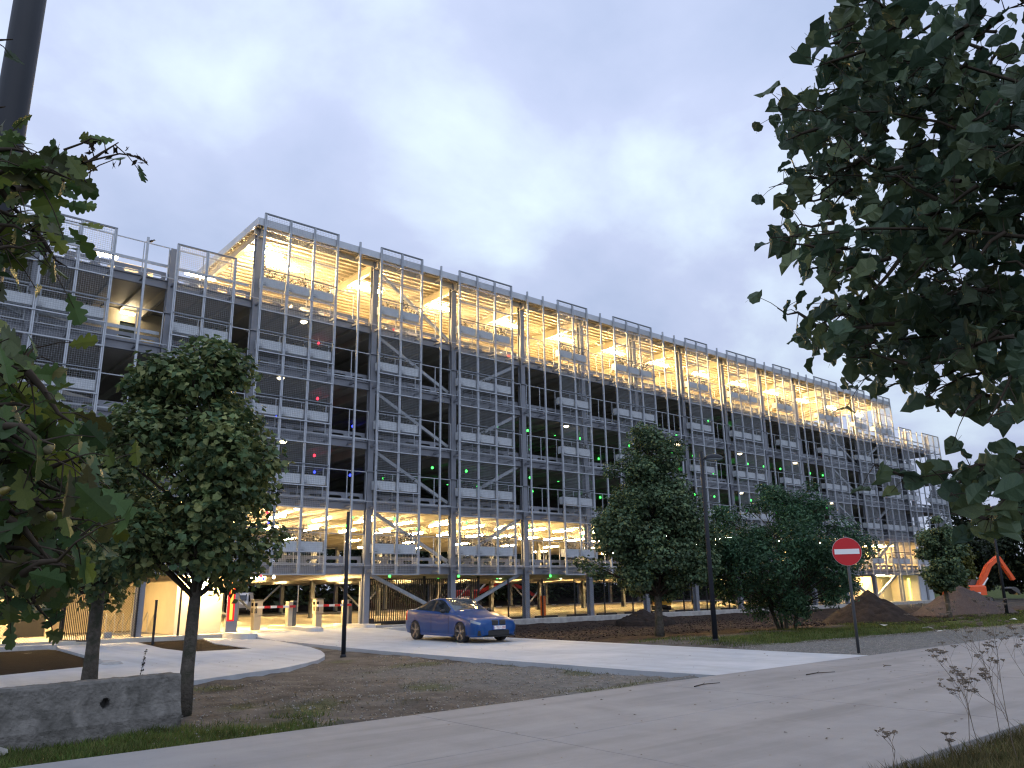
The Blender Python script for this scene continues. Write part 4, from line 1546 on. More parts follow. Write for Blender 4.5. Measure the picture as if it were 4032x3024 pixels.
    for sy in (1, -1):
        mi = MB()
        V = []
        for i in range(7):
            a = PI * i / 6
            for k in range(10):
                b_ = 2 * PI * k / 10
                V.append((.52 - .09 * math.sin(a) * math.cos(b_) * .8, sy * (.99 + .11 * -math.cos(a)), 1.0 + .075 * math.sin(a) * math.sin(b_)))
        F = [(i * 10 + k, i * 10 + (k + 1) % 10, (i + 1) * 10 + (k + 1) % 10, (i + 1) * 10 + k) for i in range(6) for k in range(10)]
        mi.add(V, F)
        mi.build('mirror', 'plastic_black', car, True, True)
    if detail:
        # double grille, bumper openings, plate, emblem, handles
        for sy in (1, -1):
            g_ = MB().bbox(2.30, 2.39, sy * .155 - .135, sy * .155 + .135, .565, .725, .03)
            go = g_.build('grille', 'plastic_black', car, local=True)
            for i in range(7):
                yy = sy * .155 - .105 + .035 * i
                MB().box(2.391, 2.396, yy - .004, yy + .004, .575, .69).build('slat', 'cabinet_dark', go, local=True)
        MB().bbox(2.18, 2.396, -.44, .44, .235, .405, .03).build('air_intake', 'plastic_black', car, local=True)
        for sy in (1, -1):
            MB().bbox(2.10, 2.315, sy * .64 - .14, sy * .64 + .14, .235, .42, .03).build('side_intake', 'plastic_black', car, local=True)
            MB().lathe([(.001, 0), (.035, 0), (.04, .02), (.001, .03)], 12, (2.295, sy * .62, .37), 'x').build('fog_light', 'lamp_lens', car, local=True)
            for hx in (.05, -.85):
                MB().bbox(hx - .11, hx + .11, sy * .905 - .015, sy * .905 + .015, .835, .865, .008).build('door_handle', paint, car, local=True)
            # door shut lines
            for lx, za, zb in ((.72, .30, .86), (-.36, .30, .90)):
                MB().box(lx - .004, lx + .004, sy * .905 - .004 if sy > 0 else sy * .905 - .002, sy * .905 + .002 if sy > 0 else sy * .905 + .004, za, zb).build('shut_line', 'plastic_black', car, local=True)
            MB().bbox(-1.0, 1.0, sy * .885 - .03, sy * .885 + .03, .185, .25, .015).build('side_skirt', paint, car, local=True)
            MB().box(1.93, 1.99, sy * .886 - .01, sy * .886 + .01, .60, .63).build('side_marker', 'lamp_lens', car, local=True)
        MB().bbox(2.28, 2.43, -.62, .62, .19, .22, .01).build('front_splitter', 'plastic_black', car, local=True)
        pl = MB().box(2.398, 2.408, -.26, .26, .425, .535).build('number_plate', 'sign_white', car, local=True)
        MB().box(2.4085, 2.4095, -.26, -.215, .42, .53).build('plate_band', 'plate_blue', pl, local=True)
        cu = bpy.data.curves.new('plate_text', 'FONT')
        cu.body = '1-TLF-280'
        cu.size = .115
        cu.align_x = 'CENTER'; cu.align_y = 'CENTER'
        to = bpy.data.objects.new('plate_text', cu)
        COL.objects.link(to)
        bpy.context.view_layer.update()
        tm = bpy.data.meshes.new_from_object(to.evaluated_get(bpy.context.evaluated_depsgraph_get()))
        bpy.data.objects.remove(to)
        tm.materials.clear(); tm.materials.append(MATS['plate_red'])
        tx = put('plate_text', tm, pl, (2.4098, .02, .475), (PI / 2, 0, PI / 2))
        em = MB().lathe([(.001, 0), (.041, 0), (.041, .008), (.001, .010)], 20, (0, 0, 0)).build('emblem', 'plastic_black', car, True, True)
        em.location = (2.235, 0, .772)
        em.rotation_euler = (0, .45, 0)
        for i in range(4):
            V = [(0, 0, .0115)] + [(.026 * math.cos(PI / 2 * i + PI / 12 * k * 1.0), .026 * math.sin(PI / 2 * i + PI / 12 * k), .0115) for k in range(7)]
            MB().add(V, [tuple(range(8))]).build('quarter', 'plate_blue' if i % 2 else 'sign_white', em, local=True)
        MB().bbox(-1.75, -1.69, -.05, .05, 1.09, 1.15, .01).build('roof_antenna', paint, car, local=True).location = (.55, 0, .26)
    return car


make_sedan('parked_car', 'blue four door car with black grille on the driveway', (4.18, -9.52, 0.004), math.radians(-91.5), 'car_paint')

# light van far behind the building, machines
def make_van(label, loc, rz, paint):
    v = thing('parked_van', label, 'van', loc, rz)
    sec = [(2.35, .35, .55, .9), (2.30, .30, .80, .98), (2.0, .28, 1.05, 1.02), (1.65, .28, 1.15, 1.05), (0.95, .28, 1.80, 1.90), (.6, .28, 1.92, 1.95), (-2.2, .28, 1.95, 1.98), (-2.4, .32, 1.85, 1.9)]
    V, F = [], []
    for x, zb, zs, zt in sec:
        wt = .82 if zt > 1.3 else .86
        V += [(x, -.86, zb), (x, -.93, .75), (x, -.90, min(1.05, zs)), (x, -wt + .04, zs), (x, -.5, zt), (x, .5, zt), (x, wt - .04, zs), (x, .90, min(1.05, zs)), (x, .93, .75), (x, .86, zb)]
    for i in range(len(sec) - 1):
        for k in range(9):
            F.append((i * 10 + k, i * 10 + k + 1, (i + 1) * 10 + k + 1, (i + 1) * 10 + k))
    F.append(tuple(range(10))); F.append(tuple((len(sec) - 1) * 10 + k for k in reversed(range(10))))
    MB().add(V, F).build('body', paint, v, False, True)
    MB().add([(1.66, -.72, 1.17), (1.66, .72, 1.17), (.97, .66, 1.80), (.97, -.66, 1.80)], [(0, 1, 2, 3)]).build('windscreen', 'glass_dark', v, local=True).location = (.02, 0, .02)
    for sy in (1, -1):
        MB().add([(1.4, sy * .915, 1.08), (.35, sy * .915, 1.08), (.35, sy * .84, 1.72), (.95, sy * .84, 1.72)], [(0, 1, 2, 3)]).build('side_window', 'glass_dark', v, local=True)
        MB().bbox(2.22, 2.36, sy * .68 - .14, sy * .68 + .14, .72, .90, .02).build('headlight', 'lamp_lens', v, local=True)
        for wx in (1.45, -1.45):
            MB().lathe([(.01, -.1), (.30, -.1), (.32, -.07), (.32, .07), (.30, .1), (.01, .1)], 20, (wx, sy * .80, .32), 'y').build('wheel', 'tyre', v, True, True)
    MB().bbox(2.30, 2.42, -.82, .82, .30, .50, .03).build('bumper', 'plastic_black', v, local=True)
    return v


make_van('white van parked beyond the back of the ground floor', (19.3, 48.0, -.05), math.radians(-120), 'van_white')


def make_excavator(label, loc, rz, paint, pose='up', sc=1.0, name='excavator'):
    e_ = thing(name, label, 'excavator', loc, rz)
    e_.scale = (sc, sc, sc)
    for sy in (1, -1):
        tr = MB()
        pts = []
        for i in range(10):
            a = PI / 2 + PI * i / 9
            pts.append((-1.25 + .36 * math.cos(a), .36 + .36 * math.sin(a)))
        for i in range(10):
            a = -PI / 2 + PI * i / 9
            pts.append((1.25 + .36 * math.cos(a), .36 + .36 * math.sin(a)))
        n_ = len(pts)
        V = [(x, sy * .75, z) for x, z in pts] + [(x, sy * 1.2, z) for x, z in pts]
        F = [tuple(range(n_)), tuple(range(2 * n_ - 1, n_ - 1, -1))] + [(k, k + n_, (k + 1) % n_ + n_, (k + 1) % n_) for k in range(n_)]
        tr.add(V, F)
        to = tr.build('track', 'tyre', e_, local=True)
        for x in (-1.25, -.6, 0, .6, 1.25):
            MB().lathe([(.01, 0), (.22, 0), (.24, .02), (.01, .04)], 14, (x, sy * 1.2 - (.04 if sy < 0 else 0), .36), 'y').build('roller', 'cabinet_dark', to, local=True)
    MB().bbox(-.7, .7, -.74, .74, .45, .85, .05).build('undercarriage', 'cabinet_dark', e_, local=True)
    h_ = MB().bbox(-1.9, 1.1, -1.2, 1.2, .86, 1.75, .12).build('house', paint, e_, local=True)
    MB().bbox(-1.92, -1.3, -1.1, 1.1, 1.0, 1.9, .1).build('counterweight', paint, e_, local=True)
    MB().box(-1.0, .4, -1.21, -1.202, 1.0, 1.12).build('stripe', 'sign_white', h_, local=True)
    cb = MB().bbox(-.1, 1.3, .35, 1.2, 1.76, 2.75, .1).build('cab', 'cabinet_dark', e_, local=True)
    MB().box(1.302, 1.31, .45, 1.1, 1.85, 2.6).build('window', 'glass_screen', cb, local=True)
    MB().box(.05, 1.15, 1.202, 1.21, 1.9, 2.6).build('window', 'glass_screen', cb, local=True)
    if pose == 'up':
        B0, B1, B2, B3, B4 = (1.0, -.1, 1.5), (2.3, -.1, 3.5), (3.4, -.1, 4.3), (4.6, -.1, 2.2), (4.3, -.1, 1.3)
    else:
        B0, B1, B2, B3, B4 = (1.0, -.1, 1.4), (3.4, -.1, 2.5), (5.4, -.1, 1.9), (6.9, -.1, 1.0), (6.3, -.1, .5)
    bo = MB()
    bo.beam(B0, B1, .36, .62, (0, 1, 0)).beam(B1, B2, .345, .56, (0, 1, 0))
    bo.build('boom', paint, e_, local=True)
    MB().beam(B2, B3, .30, .42, (0, 1, 0)).build('arm', paint, e_, local=True)
    MB().tube([(.9, -.45, 1.3), (1.9, -.35, 2.4)], .09, 8).build('cylinder', 'steel_bright', e_, local=True)
    bk_ = MB()
    V, F = [], []
    for yy in (-.6, .4):
        for k in range(8):
            a = -.3 + 2.6 * k / 7
            V.append((B4[0] + .55 * math.cos(a) - .1, yy, B4[2] - .2 + .55 * math.sin(a) - .1))
    for k in range(7):
        F.append((k, k + 1, 8 + k + 1, 8 + k))
    F += [tuple(range(8)), tuple(range(15, 7, -1))]
    bk_.add(V, F).build('bucket', 'cabinet_dark', e_, local=True)
    return e_


make_excavator('orange tracked excavator behind the reddish gravel pile', (57.6, -6.3, 0), math.radians(-35), 'machine_orange', 'up', 0.86)
make_excavator('red machine with long lowered boom seen through the ground floor columns', (42.2, 40.5, -.1), math.radians(-38), 'machine_red', 'down', 1.12)
make_excavator('yellow machine on the ground floor behind the dark feathery bush', (33.6, 5.6, Z0), math.radians(60), 'machine_yellow', 'up', 0.42, 'mini_excavator')

# ---- cars parked on the top floors, glimpsed above the deck edge
for i, (x, y, j, pm_, lb) in enumerate((
        (3.6, 4.6, 5, 'van_white', 'pale car on the top floor behind the leftmost tall mesh panel'),
        (9.3, 4.6, 5, 'van_white', 'pale car on the top floor in the second bay from the roof corner'),
        (17.6, 4.6, 5, 'container_grey', 'grey car on the top floor near the third mesh panel'),
        (54.0, 4.6, 4, 'van_white', 'white car on the fourth deck near the far brace'))):
    make_sedan('parked_car', lb, (x, y, FL[j] - .015), PI / 2, pm_, 'cars parked on the upper decks', False)

# ================================================================== HEAPS
def heap(name, label, cx, cy, rx, ry, h, mname, seed, rz=0.0, skew=0.0):
    n_, r_ = 72, 26
    V = [(0, 0, h)]
    F = []
    for i in range(1, r_ + 1):
        for k in range(n_):
            a = 2 * PI * k / n_
            f_ = i / r_
            wob = 1 + .16 * mnoise.noise((math.cos(a) * 1.3, math.sin(a) * 1.3, seed))
            x, y = rx * f_ * wob * math.cos(a), ry * f_ * wob * math.sin(a)
            z = h * (1 - f_) ** 1.05 * (1 + .10 * mnoise.noise((x * 1.1, y * 1.1, seed)))
            if f_ < .2:
                z = h * (1 - .9 * f_ * f_ * 5 * .2) * (1 - f_) ** .9
            z += .16 * mnoise.noise((x * 1.6, y * 1.6, seed + 3)) * (1 - f_ * .6) + .07 * mnoise.noise((x * 4.5, y * 4.5, seed + 5)) + .04 * mnoise.noise((x * 11, y * 11, seed + 7))
            V.append((x + skew * z, y, z - (.25 if i == r_ else 0)))
    for k in range(n_):
        F.append((0, 1 + k, 1 + (k + 1) % n_))
    for i in range(r_ - 1):
        for k in range(n_):
            a, b_ = 1 + i * n_ + k, 1 + i * n_ + (k + 1) % n_
            F.append((a, a + n_, b_ + n_, b_))
    o = MB().add(V, F).build(name, mname, None, True)
    o.location = (cx, cy, -.06)
    o.rotation_euler = (0, 0, rz)
    return tag(o, label, 'pile')


heap('soil_pile', 'large dark brown soil pile in front of the right wing', 24.4, -14.5, 2.4, 2.3, 1.5, 'soil', 1.0, -.6)
heap('gravel_pile', 'reddish gravel pile in front of the orange excavator', 35.2, -14.4, 3.0, 2.6, 1.6, 'gravel_pile', 5.0, -.5)
heap('soil_pile', 'low brown soil heap at the kerb left of the feathery bush', 21.5, -3.2, 2.0, 1.3, .62, 'soil', 9.0, 0)


# ================================================================== TREES AND PLANTS
def leaf_quads(C0, size, nrm_up=0.5, rng=RNG, fold=.18, aspect=.75, out=None):
    """one folded diamond leaf (two triangles) at each point"""
    n_ = len(C0)
    nv_ = rng.normal(size=(n_, 3))
    nv_ /= np.linalg.norm(nv_, axis=1, keepdims=True)
    nv_[:, 2] = np.abs(nv_[:, 2])
    nv_ = nv_ * (1 - nrm_up) + np.array([0, 0, 1]) * nrm_up
    if out is not None:
        nv_ = nv_ + out * .6
    nv_ /= np.linalg.norm(nv_, axis=1, keepdims=True)
    d_ = rng.normal(size=(n_, 3)); d_[:, 2] -= .5
    d_ -= nv_ * np.sum(d_ * nv_, 1, keepdims=True)
    d_ /= np.linalg.norm(d_, axis=1, keepdims=True)
    w_ = np.cross(nv_, d_)
    sz = size * rng.uniform(.6, 1.25, (n_, 1))
    V = np.empty((n_, 4, 3))
    V[:, 0] = C0 - d_ * sz * .5
    V[:, 1] = C0 + w_ * sz * .5 * aspect + nv_ * sz * fold - d_ * sz * .08
    V[:, 2] = C0 + d_ * sz * .5
    V[:, 3] = C0 - w_ * sz * .5 * aspect + nv_ * sz * fold - d_ * sz * .08
    i = np.arange(n_)[:, None] * 4
    F = np.concatenate([i + [0, 2, 1], i + [0, 3, 2]], 0)
    return V.reshape(-1, 3), F


def curve_pts(p, q, bend, n_=5, rng=random):
    p, q = Vector(p), Vector(q)
    ln_ = (q - p).length
    off = Vector((rng.uniform(-1, 1), rng.uniform(-1, 1), rng.uniform(.2, 1.0))) * bend * ln_
    return [p.lerp(q, i / n_) + off * math.sin(PI * i / n_) for i in range(n_ + 1)]


def make_tree(name, label, base, trunk_h, trunk_r, clumps, nleaf, leafsize, lmat, seed, group=None, lean=(0, 0), up=.35, aspect=.75, top=None, shell=.55, leaf_obj=0, leaf_mesh=None):
    """clumps: list of (dx, dy, z, r) around the base"""
    rg = np.random.default_rng(seed)
    rr = random.Random(seed)
    t_ = thing(name, label, 'tree', base, 0, group)
    top = top or trunk_h
    tp = [(0, 0, -.2), (lean[0] * .2, lean[1] * .2, trunk_h * .3), (lean[0] * .6, lean[1] * .6, trunk_h * .7), (lean[0], lean[1], trunk_h)]
    rad = [trunk_r * 1.35, trunk_r, trunk_r * .9, trunk_r * .8]
    if top > trunk_h:
        for f_ in (.33, .66, 1.0):
            tp.append((lean[0] + rr.uniform(-.12, .12), lean[1] + rr.uniform(-.12, .12), trunk_h + (top - trunk_h) * f_))
            rad.append(trunk_r * (.8 - .68 * f_))
    tk = MB().tube(tp, rad, 12)
    tk.build('trunk', 'bark', t_, True, True)
    lb = MB()
    for (cx, cy, cz, r) in clumps:
        hz = min(max(trunk_h * .75, cz - r * 1.1 - math.hypot(cx, cy) * .5), top * .96)
        f_ = min(1, hz / max(top, .01))
        o_ = (lean[0] * min(1, hz / trunk_h), lean[1] * min(1, hz / trunk_h), hz)
        pts = curve_pts(o_, (cx, cy, cz), .10, 5, rr)
        r0 = max(.012, trunk_r * .38 * (1 - .5 * f_))
        lb.tube(pts, list(np.linspace(r0, .008, 6)), 5, False)
        for q in range(5):
            e_ = Vector((cx, cy, cz)) + Vector((rr.gauss(0, 1), rr.gauss(0, 1), rr.gauss(0, 1))).normalized() * r * rr.uniform(.5, .95)
            lb.tube(curve_pts(pts[rr.choice((3, 4))], e_, .1, 3, rr), [.012, .009, .006, .003], 4, False)
    lb.build('limbs', 'twig', t_, True, True)
    W_ = np.array([c[3] ** 2 for c in clumps]); W_ = W_ / W_.sum()
    cnt = rg.multinomial(nleaf, W_)
    pts, outs = [], []
    for (cx, cy, cz, r), k in zip(clumps, cnt):
        d_ = rg.normal(size=(k, 3)); d_ /= np.linalg.norm(d_, axis=1, keepdims=True)
        lump = 1 + .22 * np.sin(d_[:, 0:1] * 5 + seed) * np.cos(d_[:, 1:2] * 6 + cz * 3) + .12 * np.sin(d_[:, 2:3] * 9 + cx * 5)
        rad_ = r * lump * (shell + (1 - shell) * rg.random((k, 1)) ** .6) * np.where(rg.random((k, 1)) < .06, 1.18, 1)
        pts.append(np.array([cx, cy, cz]) + d_ * rad_ * np.array([1, 1, .82])); outs.append(d_)
    P = np.concatenate(pts); O = np.concatenate(outs)
    if leaf_obj:
        # the leaves that show largest are parts of their own
        cv = np.array(CAM) - np.array(base)
        dd = np.linalg.norm(P - cv, axis=1)
        od = np.argsort(dd)
        near, rest = od[:leaf_obj], od[leaf_obj:]
        for i in near:
            n_ = Vector((rg.normal(), rg.normal(), abs(rg.normal()) + .3)).normalized()
            n_ = (n_ + Vector(O[i]) * .5).normalized()
            q = n_.to_track_quat('Z', 'Y').to_matrix() @ Matrix.Rotation(rg.uniform(0, 6.28), 3, 'Z')
            s_ = leafsize * rg.uniform(.6, 1.05)
            o = put('leaf', leaf_mesh, t_)
            o.matrix_local = Matrix.Translation(P[i]) @ q.to_4x4() @ Matrix.Scale(s_, 4)
        P, O = P[rest], O[rest]
    V, F = leaf_quads(P, leafsize, up, rg, .18, aspect, O)
    stuff(put('crown', np_mesh('crown', V, F, lmat), t_))
    return t_


def clumps_from(profile, n_, seed, r0, r1, sq=1.0):
    """profile: (z, half width) pairs; returns clumps that fill that outline"""
    rr = random.Random(seed)
    zs = [p[0] for p in profile]; ws = [p[1] for p in profile]
    out_ = []
    for i in range(n_):
        for _ in range(60):
            z = rr.uniform(zs[0], zs[-1])
            w = float(np.interp(z, zs, ws))
            if rr.random() < w / max(ws) + .12:
                break
        r = rr.uniform(r0, r1) * (.55 + .45 * w / max(ws))
        a = rr.uniform(0, 2 * PI)
        d_ = max(0, w - r * .7) * math.sqrt(rr.random()) ** .7
        out_.append((d_ * math.cos(a) * sq, d_ * math.sin(a) * sq, z, r))
    return out_


def heart_leaf(mname):
    """broad pointed leaf, folded along the midrib, with an uneven toothed edge"""
    pr_ = [(0, -.50), (.20, -.58), (.40, -.48), (.52, -.25), (.50, 0.0), (.38, .22), (.20, .40), (.0, .62)]
    V = [(0, -.50, -.04), (0, -.15, .0), (0, .2, -.03), (0, .62, -.22)]
    F = []
    for sx in (1, -1):
        o = len(V)
        for i, (x, y) in enumerate(pr_[1:-1]):
            V.append((sx * x * (1 + (.06 if i % 2 else -.04)), y, .17 * x / .5 - .10 * y * y + (.06 if i % 2 else -.04)))
        r_ = [o + i for i in range(6)]
        fs = [(0, r_[0], r_[1], 1), (1, r_[1], r_[2]), (1, r_[2], r_[3], 2), (2, r_[3], r_[4]), (2, r_[4], r_[5], 3)]
        F += [f if sx > 0 else tuple(reversed(f)) for f in fs]
    # stalk
    o = len(V)
    V += [(-.012, -.5, 0), (.012, -.5, 0), (.008, -.85, .05), (-.008, -.85, .05)]
    F.append((o, o + 1, o + 2, o + 3))
    return MB().add(V, F).mesh('leaf', mname)


def oak_leaf(mname):
    """lobed leaf"""
    ed = [(.03, -.55), (.10, -.42), (.20, -.36), (.12, -.25), (.27, -.14), (.30, -.04), (.16, .04), (.33, .16), (.34, .27), (.19, .32), (.26, .44), (.20, .54), (.08, .56), (0, .62)]
    mid = [-.55, -.42, -.36, -.25, -.14, -.04, .04, .16, .27, .32, .44, .52, .56, .62]
    V, F = [], []
    for y in mid:
        V.append((0, y, -.06 * abs(y)))
    nm_ = len(mid)
    for sx in (1, -1):
        o = len(V)
        for i, (x, y) in enumerate(ed):
            V.append((sx * x, y, .22 * x - .05 * abs(y)))
        for i in range(nm_ - 1):
            f = (i, o + i, o + i + 1, i + 1)
            F.append(f if sx > 0 else tuple(reversed(f)))
    return MB().add(V, F).mesh('leaf', mname)


HEART = heart_leaf('leaf_linden')
HEART_N = heart_leaf('leaf_linden_near')
OAK = oak_leaf('leaf_oak')

# left middle linden
cl = clumps_from([(1.95, 1.1), (2.7, 1.5), (3.6, 1.6), (4.6, 1.45), (5.3, 1.05), (5.75, .55)], 60, 4, .40, .62)
cl += [(.55, -.35, 5.35, .42), (.25, -.2, 5.6, .35), (1.15, -.4, 2.55, .45), (-1.5, .2, 4.2, .42), (-1.6, .35, 3.2, .45)]
cl = [(x - .22, y + .10, z, r) for x, y, z, r in cl]
make_tree('linden_tree', 'leafy linden tree beside the concrete barrier in the left foreground', (-8.80, -20.2, -.06), 2.2, .10, cl, 20000, .125, 'leaf_linden', 14, None, (.06, .02), .30, .85, 4.8, .45, 300, HEART)
# the thinner trunk behind it
cl = clumps_from([(1.7, 1.2), (2.4, 1.9), (3.4, 2.1), (4.4, 1.7), (5.2, .6)], 46, 8, .5, .8)
cl = [(x - .5, y + .3, z, r) for x, y, z, r in cl]
make_tree('linden_tree', 'darker linden tree behind the barrier, left of the leafy linden', (-8.9, -14.9, -.06), 2.3, .13, cl, 15000, .15, 'leaf_linden', 24, None, (.0, .0), .3, .85, 4.4, .4)
# middle oak
cl = clumps_from([(1.6, 1.5), (2.4, 2.3), (3.6, 2.45), (4.8, 1.95), (6.0, 1.45), (7.0, 1.0), (7.9, .35)], 110, 3, .45, .8)
cl += [(-1.2, .9, 6.0, .4), (.85, -.7, 6.9, .45), (.6, -.6, 6.4, .5), (-.2, .2, 7.6, .35), (1.7, -1.2, 3.4, .6), (-1.6, 1.5, 2.3, .5), (-2.0, 1.9, 2.6, .35)]
make_tree('oak_tree', 'dense dark green tree with short trunk left of the domed lamp', (10.47, -13.42, .05), 1.7, .15, cl, 48000, .13, 'leaf_dark', 5, None, (.05, 0), .3, .8, 7.2, .45)
# feathery bush, several stems
cl = clumps_from([(.7, 1.6), (1.4, 2.9), (2.5, 3.7), (3.6, 3.4), (4.6, 2.4), (5.4, .9)], 100, 6, .45, .95)
cl += [(.9, -1.2, 5.5, .38), (-1.7, 1.6, 4.6, .4), (-.4, .3, 5.5, .32)]
fb = make_tree('feathery_bush', 'wide dark feathery bush with many stems right of the domed lamp', (15.9, -15.3, .02), .8, .07, cl, 36000, .17, 'leaf_feather', 9, None, (0, 0), .35, .38, 4.9, .25)
rr = random.Random(4)
for i in range(7):
    a = rr.uniform(0, 6.28)
    p0_ = Vector((.3 * math.cos(a), .3 * math.sin(a), -.1))
    MB().tube(curve_pts(p0_, (1.3 * math.cos(a), 1.3 * math.sin(a), 3.2), .08, 6, rr), [.05, .045, .04, .035, .028, .02, .012], 7).build('stem', 'bark', fb, True, True)
# small trees at the right
cl = clumps_from([(1.5, .6), (2.2, 1.15), (3.2, 1.2), (4.2, .8), (4.7, .3)], 34, 31, .34, .6)
make_tree('young_tree', 'young tree with pale trunk between the soil pile and the gravel pile', (27.9, -16.6, 0), 1.6, .11, cl, 13000, .15, 'leaf_dark', 32, None, (-.05, 0), .3, .8, 4.2, .4)
YT_ = at(3768, 2290, 54)
cl = clumps_from([(1.3, .5), (2.2, 1.1), (3.4, 1.0), (4.6, .5)], 26, 41, .4, .65)
make_tree('young_tree', 'yellowish young tree just right of the pale trunked one', (YT_.x, YT_.y, 0), 1.5, .07, cl, 9000, .17, 'leaf_yellow', 42, None, (.05, 0), .3, .8, 4.0, .4)
# trees behind the excavator at the right edge
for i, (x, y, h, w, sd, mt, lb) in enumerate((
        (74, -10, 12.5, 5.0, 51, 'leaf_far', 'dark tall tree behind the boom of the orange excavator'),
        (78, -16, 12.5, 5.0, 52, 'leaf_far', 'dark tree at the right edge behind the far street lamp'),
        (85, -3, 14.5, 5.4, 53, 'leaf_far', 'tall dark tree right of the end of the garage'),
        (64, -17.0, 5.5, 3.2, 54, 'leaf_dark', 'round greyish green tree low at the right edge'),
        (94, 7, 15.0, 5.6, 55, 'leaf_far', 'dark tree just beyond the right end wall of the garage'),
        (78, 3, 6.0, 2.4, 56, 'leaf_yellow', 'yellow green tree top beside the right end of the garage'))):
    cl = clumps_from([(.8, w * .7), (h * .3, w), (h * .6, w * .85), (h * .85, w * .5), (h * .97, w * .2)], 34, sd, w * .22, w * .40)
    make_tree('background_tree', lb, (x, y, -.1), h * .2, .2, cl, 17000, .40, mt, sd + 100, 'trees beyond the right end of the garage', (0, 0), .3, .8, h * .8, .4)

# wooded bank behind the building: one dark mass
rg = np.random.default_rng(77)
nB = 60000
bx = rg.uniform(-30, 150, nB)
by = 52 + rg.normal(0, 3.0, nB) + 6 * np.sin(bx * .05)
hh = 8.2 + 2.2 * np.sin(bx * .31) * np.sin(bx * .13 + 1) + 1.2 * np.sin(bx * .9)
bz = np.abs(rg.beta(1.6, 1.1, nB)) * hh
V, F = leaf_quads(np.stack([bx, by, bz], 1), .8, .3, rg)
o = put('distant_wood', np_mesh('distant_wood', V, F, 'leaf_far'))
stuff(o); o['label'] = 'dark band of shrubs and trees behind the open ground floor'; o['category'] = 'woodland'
bkm = MB()
nb_ = 70
Vb, Fb = [], []
for i in range(nb_ + 1):
    x = -40 + 200 * i / nb_
    yy = 54 + 6 * math.sin(x * .05)
    Vb += [(x, yy - 6, -.1), (x, yy - 2, 1.0 + .4 * math.sin(x * .21)), (x, yy + 2.5, 2.6 + .6 * math.sin(x * .13)), (x, yy + 8, -.1)]
for i in range(nb_):
    for k in range(3):
        Fb.append((i * 4 + k, (i + 1) * 4 + k, (i + 1) * 4 + k + 1, i * 4 + k + 1))
struct(bkm.add(Vb, Fb).build('earth_bank', 'soil', None, True))
tag(MB().tube([(21.6, 40, -.1), (21.6, 40, 5.5)], .06, 8).build('mast', 'arm_white'), 'thin pale mast behind the ground floor between the barriers', 'mast')


# ---- branches that hang into the picture close to the camera
def in_poly(x, y, P):
    c = False
    j = len(P) - 1
    for i in range(len(P)):
        if (P[i][1] > y) != (P[j][1] > y) and x < (P[j][0] - P[i][0]) * (y - P[i][1]) / (P[j][1] - P[i][1]) + P[i][0]:
            c = not c
        j = i
    return c


def near_tree(name, label, trunk_xy, trunk_h, trunk_r, sprays, leafmesh, size, seed, lmat, nobj, up_bias, extra=None, droop=.5, sizej=(.75, 1.2)):
    """sprays: list of (tip px polyline, depth range, leaves per metre): leafy shoots growing from the trunk"""
    rr = random.Random(seed)
    t_ = thing(name, label, 'tree', (trunk_xy[0], trunk_xy[1], 0))
    base = Vector((trunk_xy[0], trunk_xy[1], 0))
    MB().tube([(0, 0, -.2), (.02, 0, trunk_h * .3), (0, .02, trunk_h * .7), (0, 0, trunk_h)], [trunk_r * 1.3, trunk_r, trunk_r * .8, trunk_r * .4], 14).build('trunk', 'bark', t_, True, True)
    lb = MB()
    leaves = []
    for pts, d0, d1, dens in sprays:
        P3 = [at(px, py, d0 + (d1 - d0) * i / max(1, len(pts) - 1)) - base for i, (px, py) in enumerate(pts)]
        if len(pts) > 2 and pts[0][0] in (-300, 4250, 4300):
            z_ = min(max(P3[0].z - .25, .5), trunk_h * .97)
            root = Vector((0, 0, z_))
            lb.tube([root, root.lerp(P3[0], .5) + Vector((0, 0, .06)), P3[0]], [.024, .018, .011], 6, False)
        lb.tube(P3, list(np.linspace(.004 if dens <= 2 else .011 if len(pts) > 2 else .006, .002, len(P3))), 5, False)
        for a, b_ in zip(P3[:-1], P3[1:]):
            n_ = max(1, int((b_ - a).length * dens)) if dens > 2 else 0
            for i in range(n_):
                f_ = rr.random()
                p = a.lerp(b_, f_)
                q = p + Vector((rr.gauss(0, 1), rr.gauss(0, 1), rr.gauss(-.25, .9))) * size * .75
                lb.tube([p, p.lerp(q, .5) + Vector((0, 0, .01)), q], [.003, .002, .0015], 3, False)
                leaves.append((q, (b_ - a).normalized()))
    stuff(lb.build('limbs', 'twig', t_, True, True))
    rr.shuffle(leaves)
    leaves.sort(key=lambda l: (l[0] + base - CAM).length)
    Vr, Fr = [], []
    lv = [v.co.copy() for v in leafmesh.vertices]
    lf = [tuple(p.vertices) for p in leafmesh.polygons]
    rest = MB()
    for i, (p, d) in enumerate(leaves):
        n_ = Vector((rr.gauss(0, 1), rr.gauss(0, 1), rr.gauss(up_bias, .7))).normalized()
        tipd = (d * .5 + Vector((rr.gauss(0, .6), rr.gauss(0, .6), -droop + rr.gauss(0, .4))))
        yv = (tipd - n_ * tipd.dot(n_)).normalized()
        xv = yv.cross(n_)
        s_ = size * rr.uniform(*sizej)
        M_ = Matrix(((xv.x, yv.x, n_.x, 0), (xv.y, yv.y, n_.y, 0), (xv.z, yv.z, n_.z, 0), (0, 0, 0, 1)))
        M_ = Matrix.Translation(p) @ M_ @ Matrix.Scale(s_, 4)
        if i < nobj:
            o = put('leaf', leafmesh, t_)
            o.matrix_local = M_
        else:
            rest.add([M_ @ v for v in lv], lf)
    if rest.v:
        stuff(rest.build('crown', lmat, t_, False, True))
    return t_, base


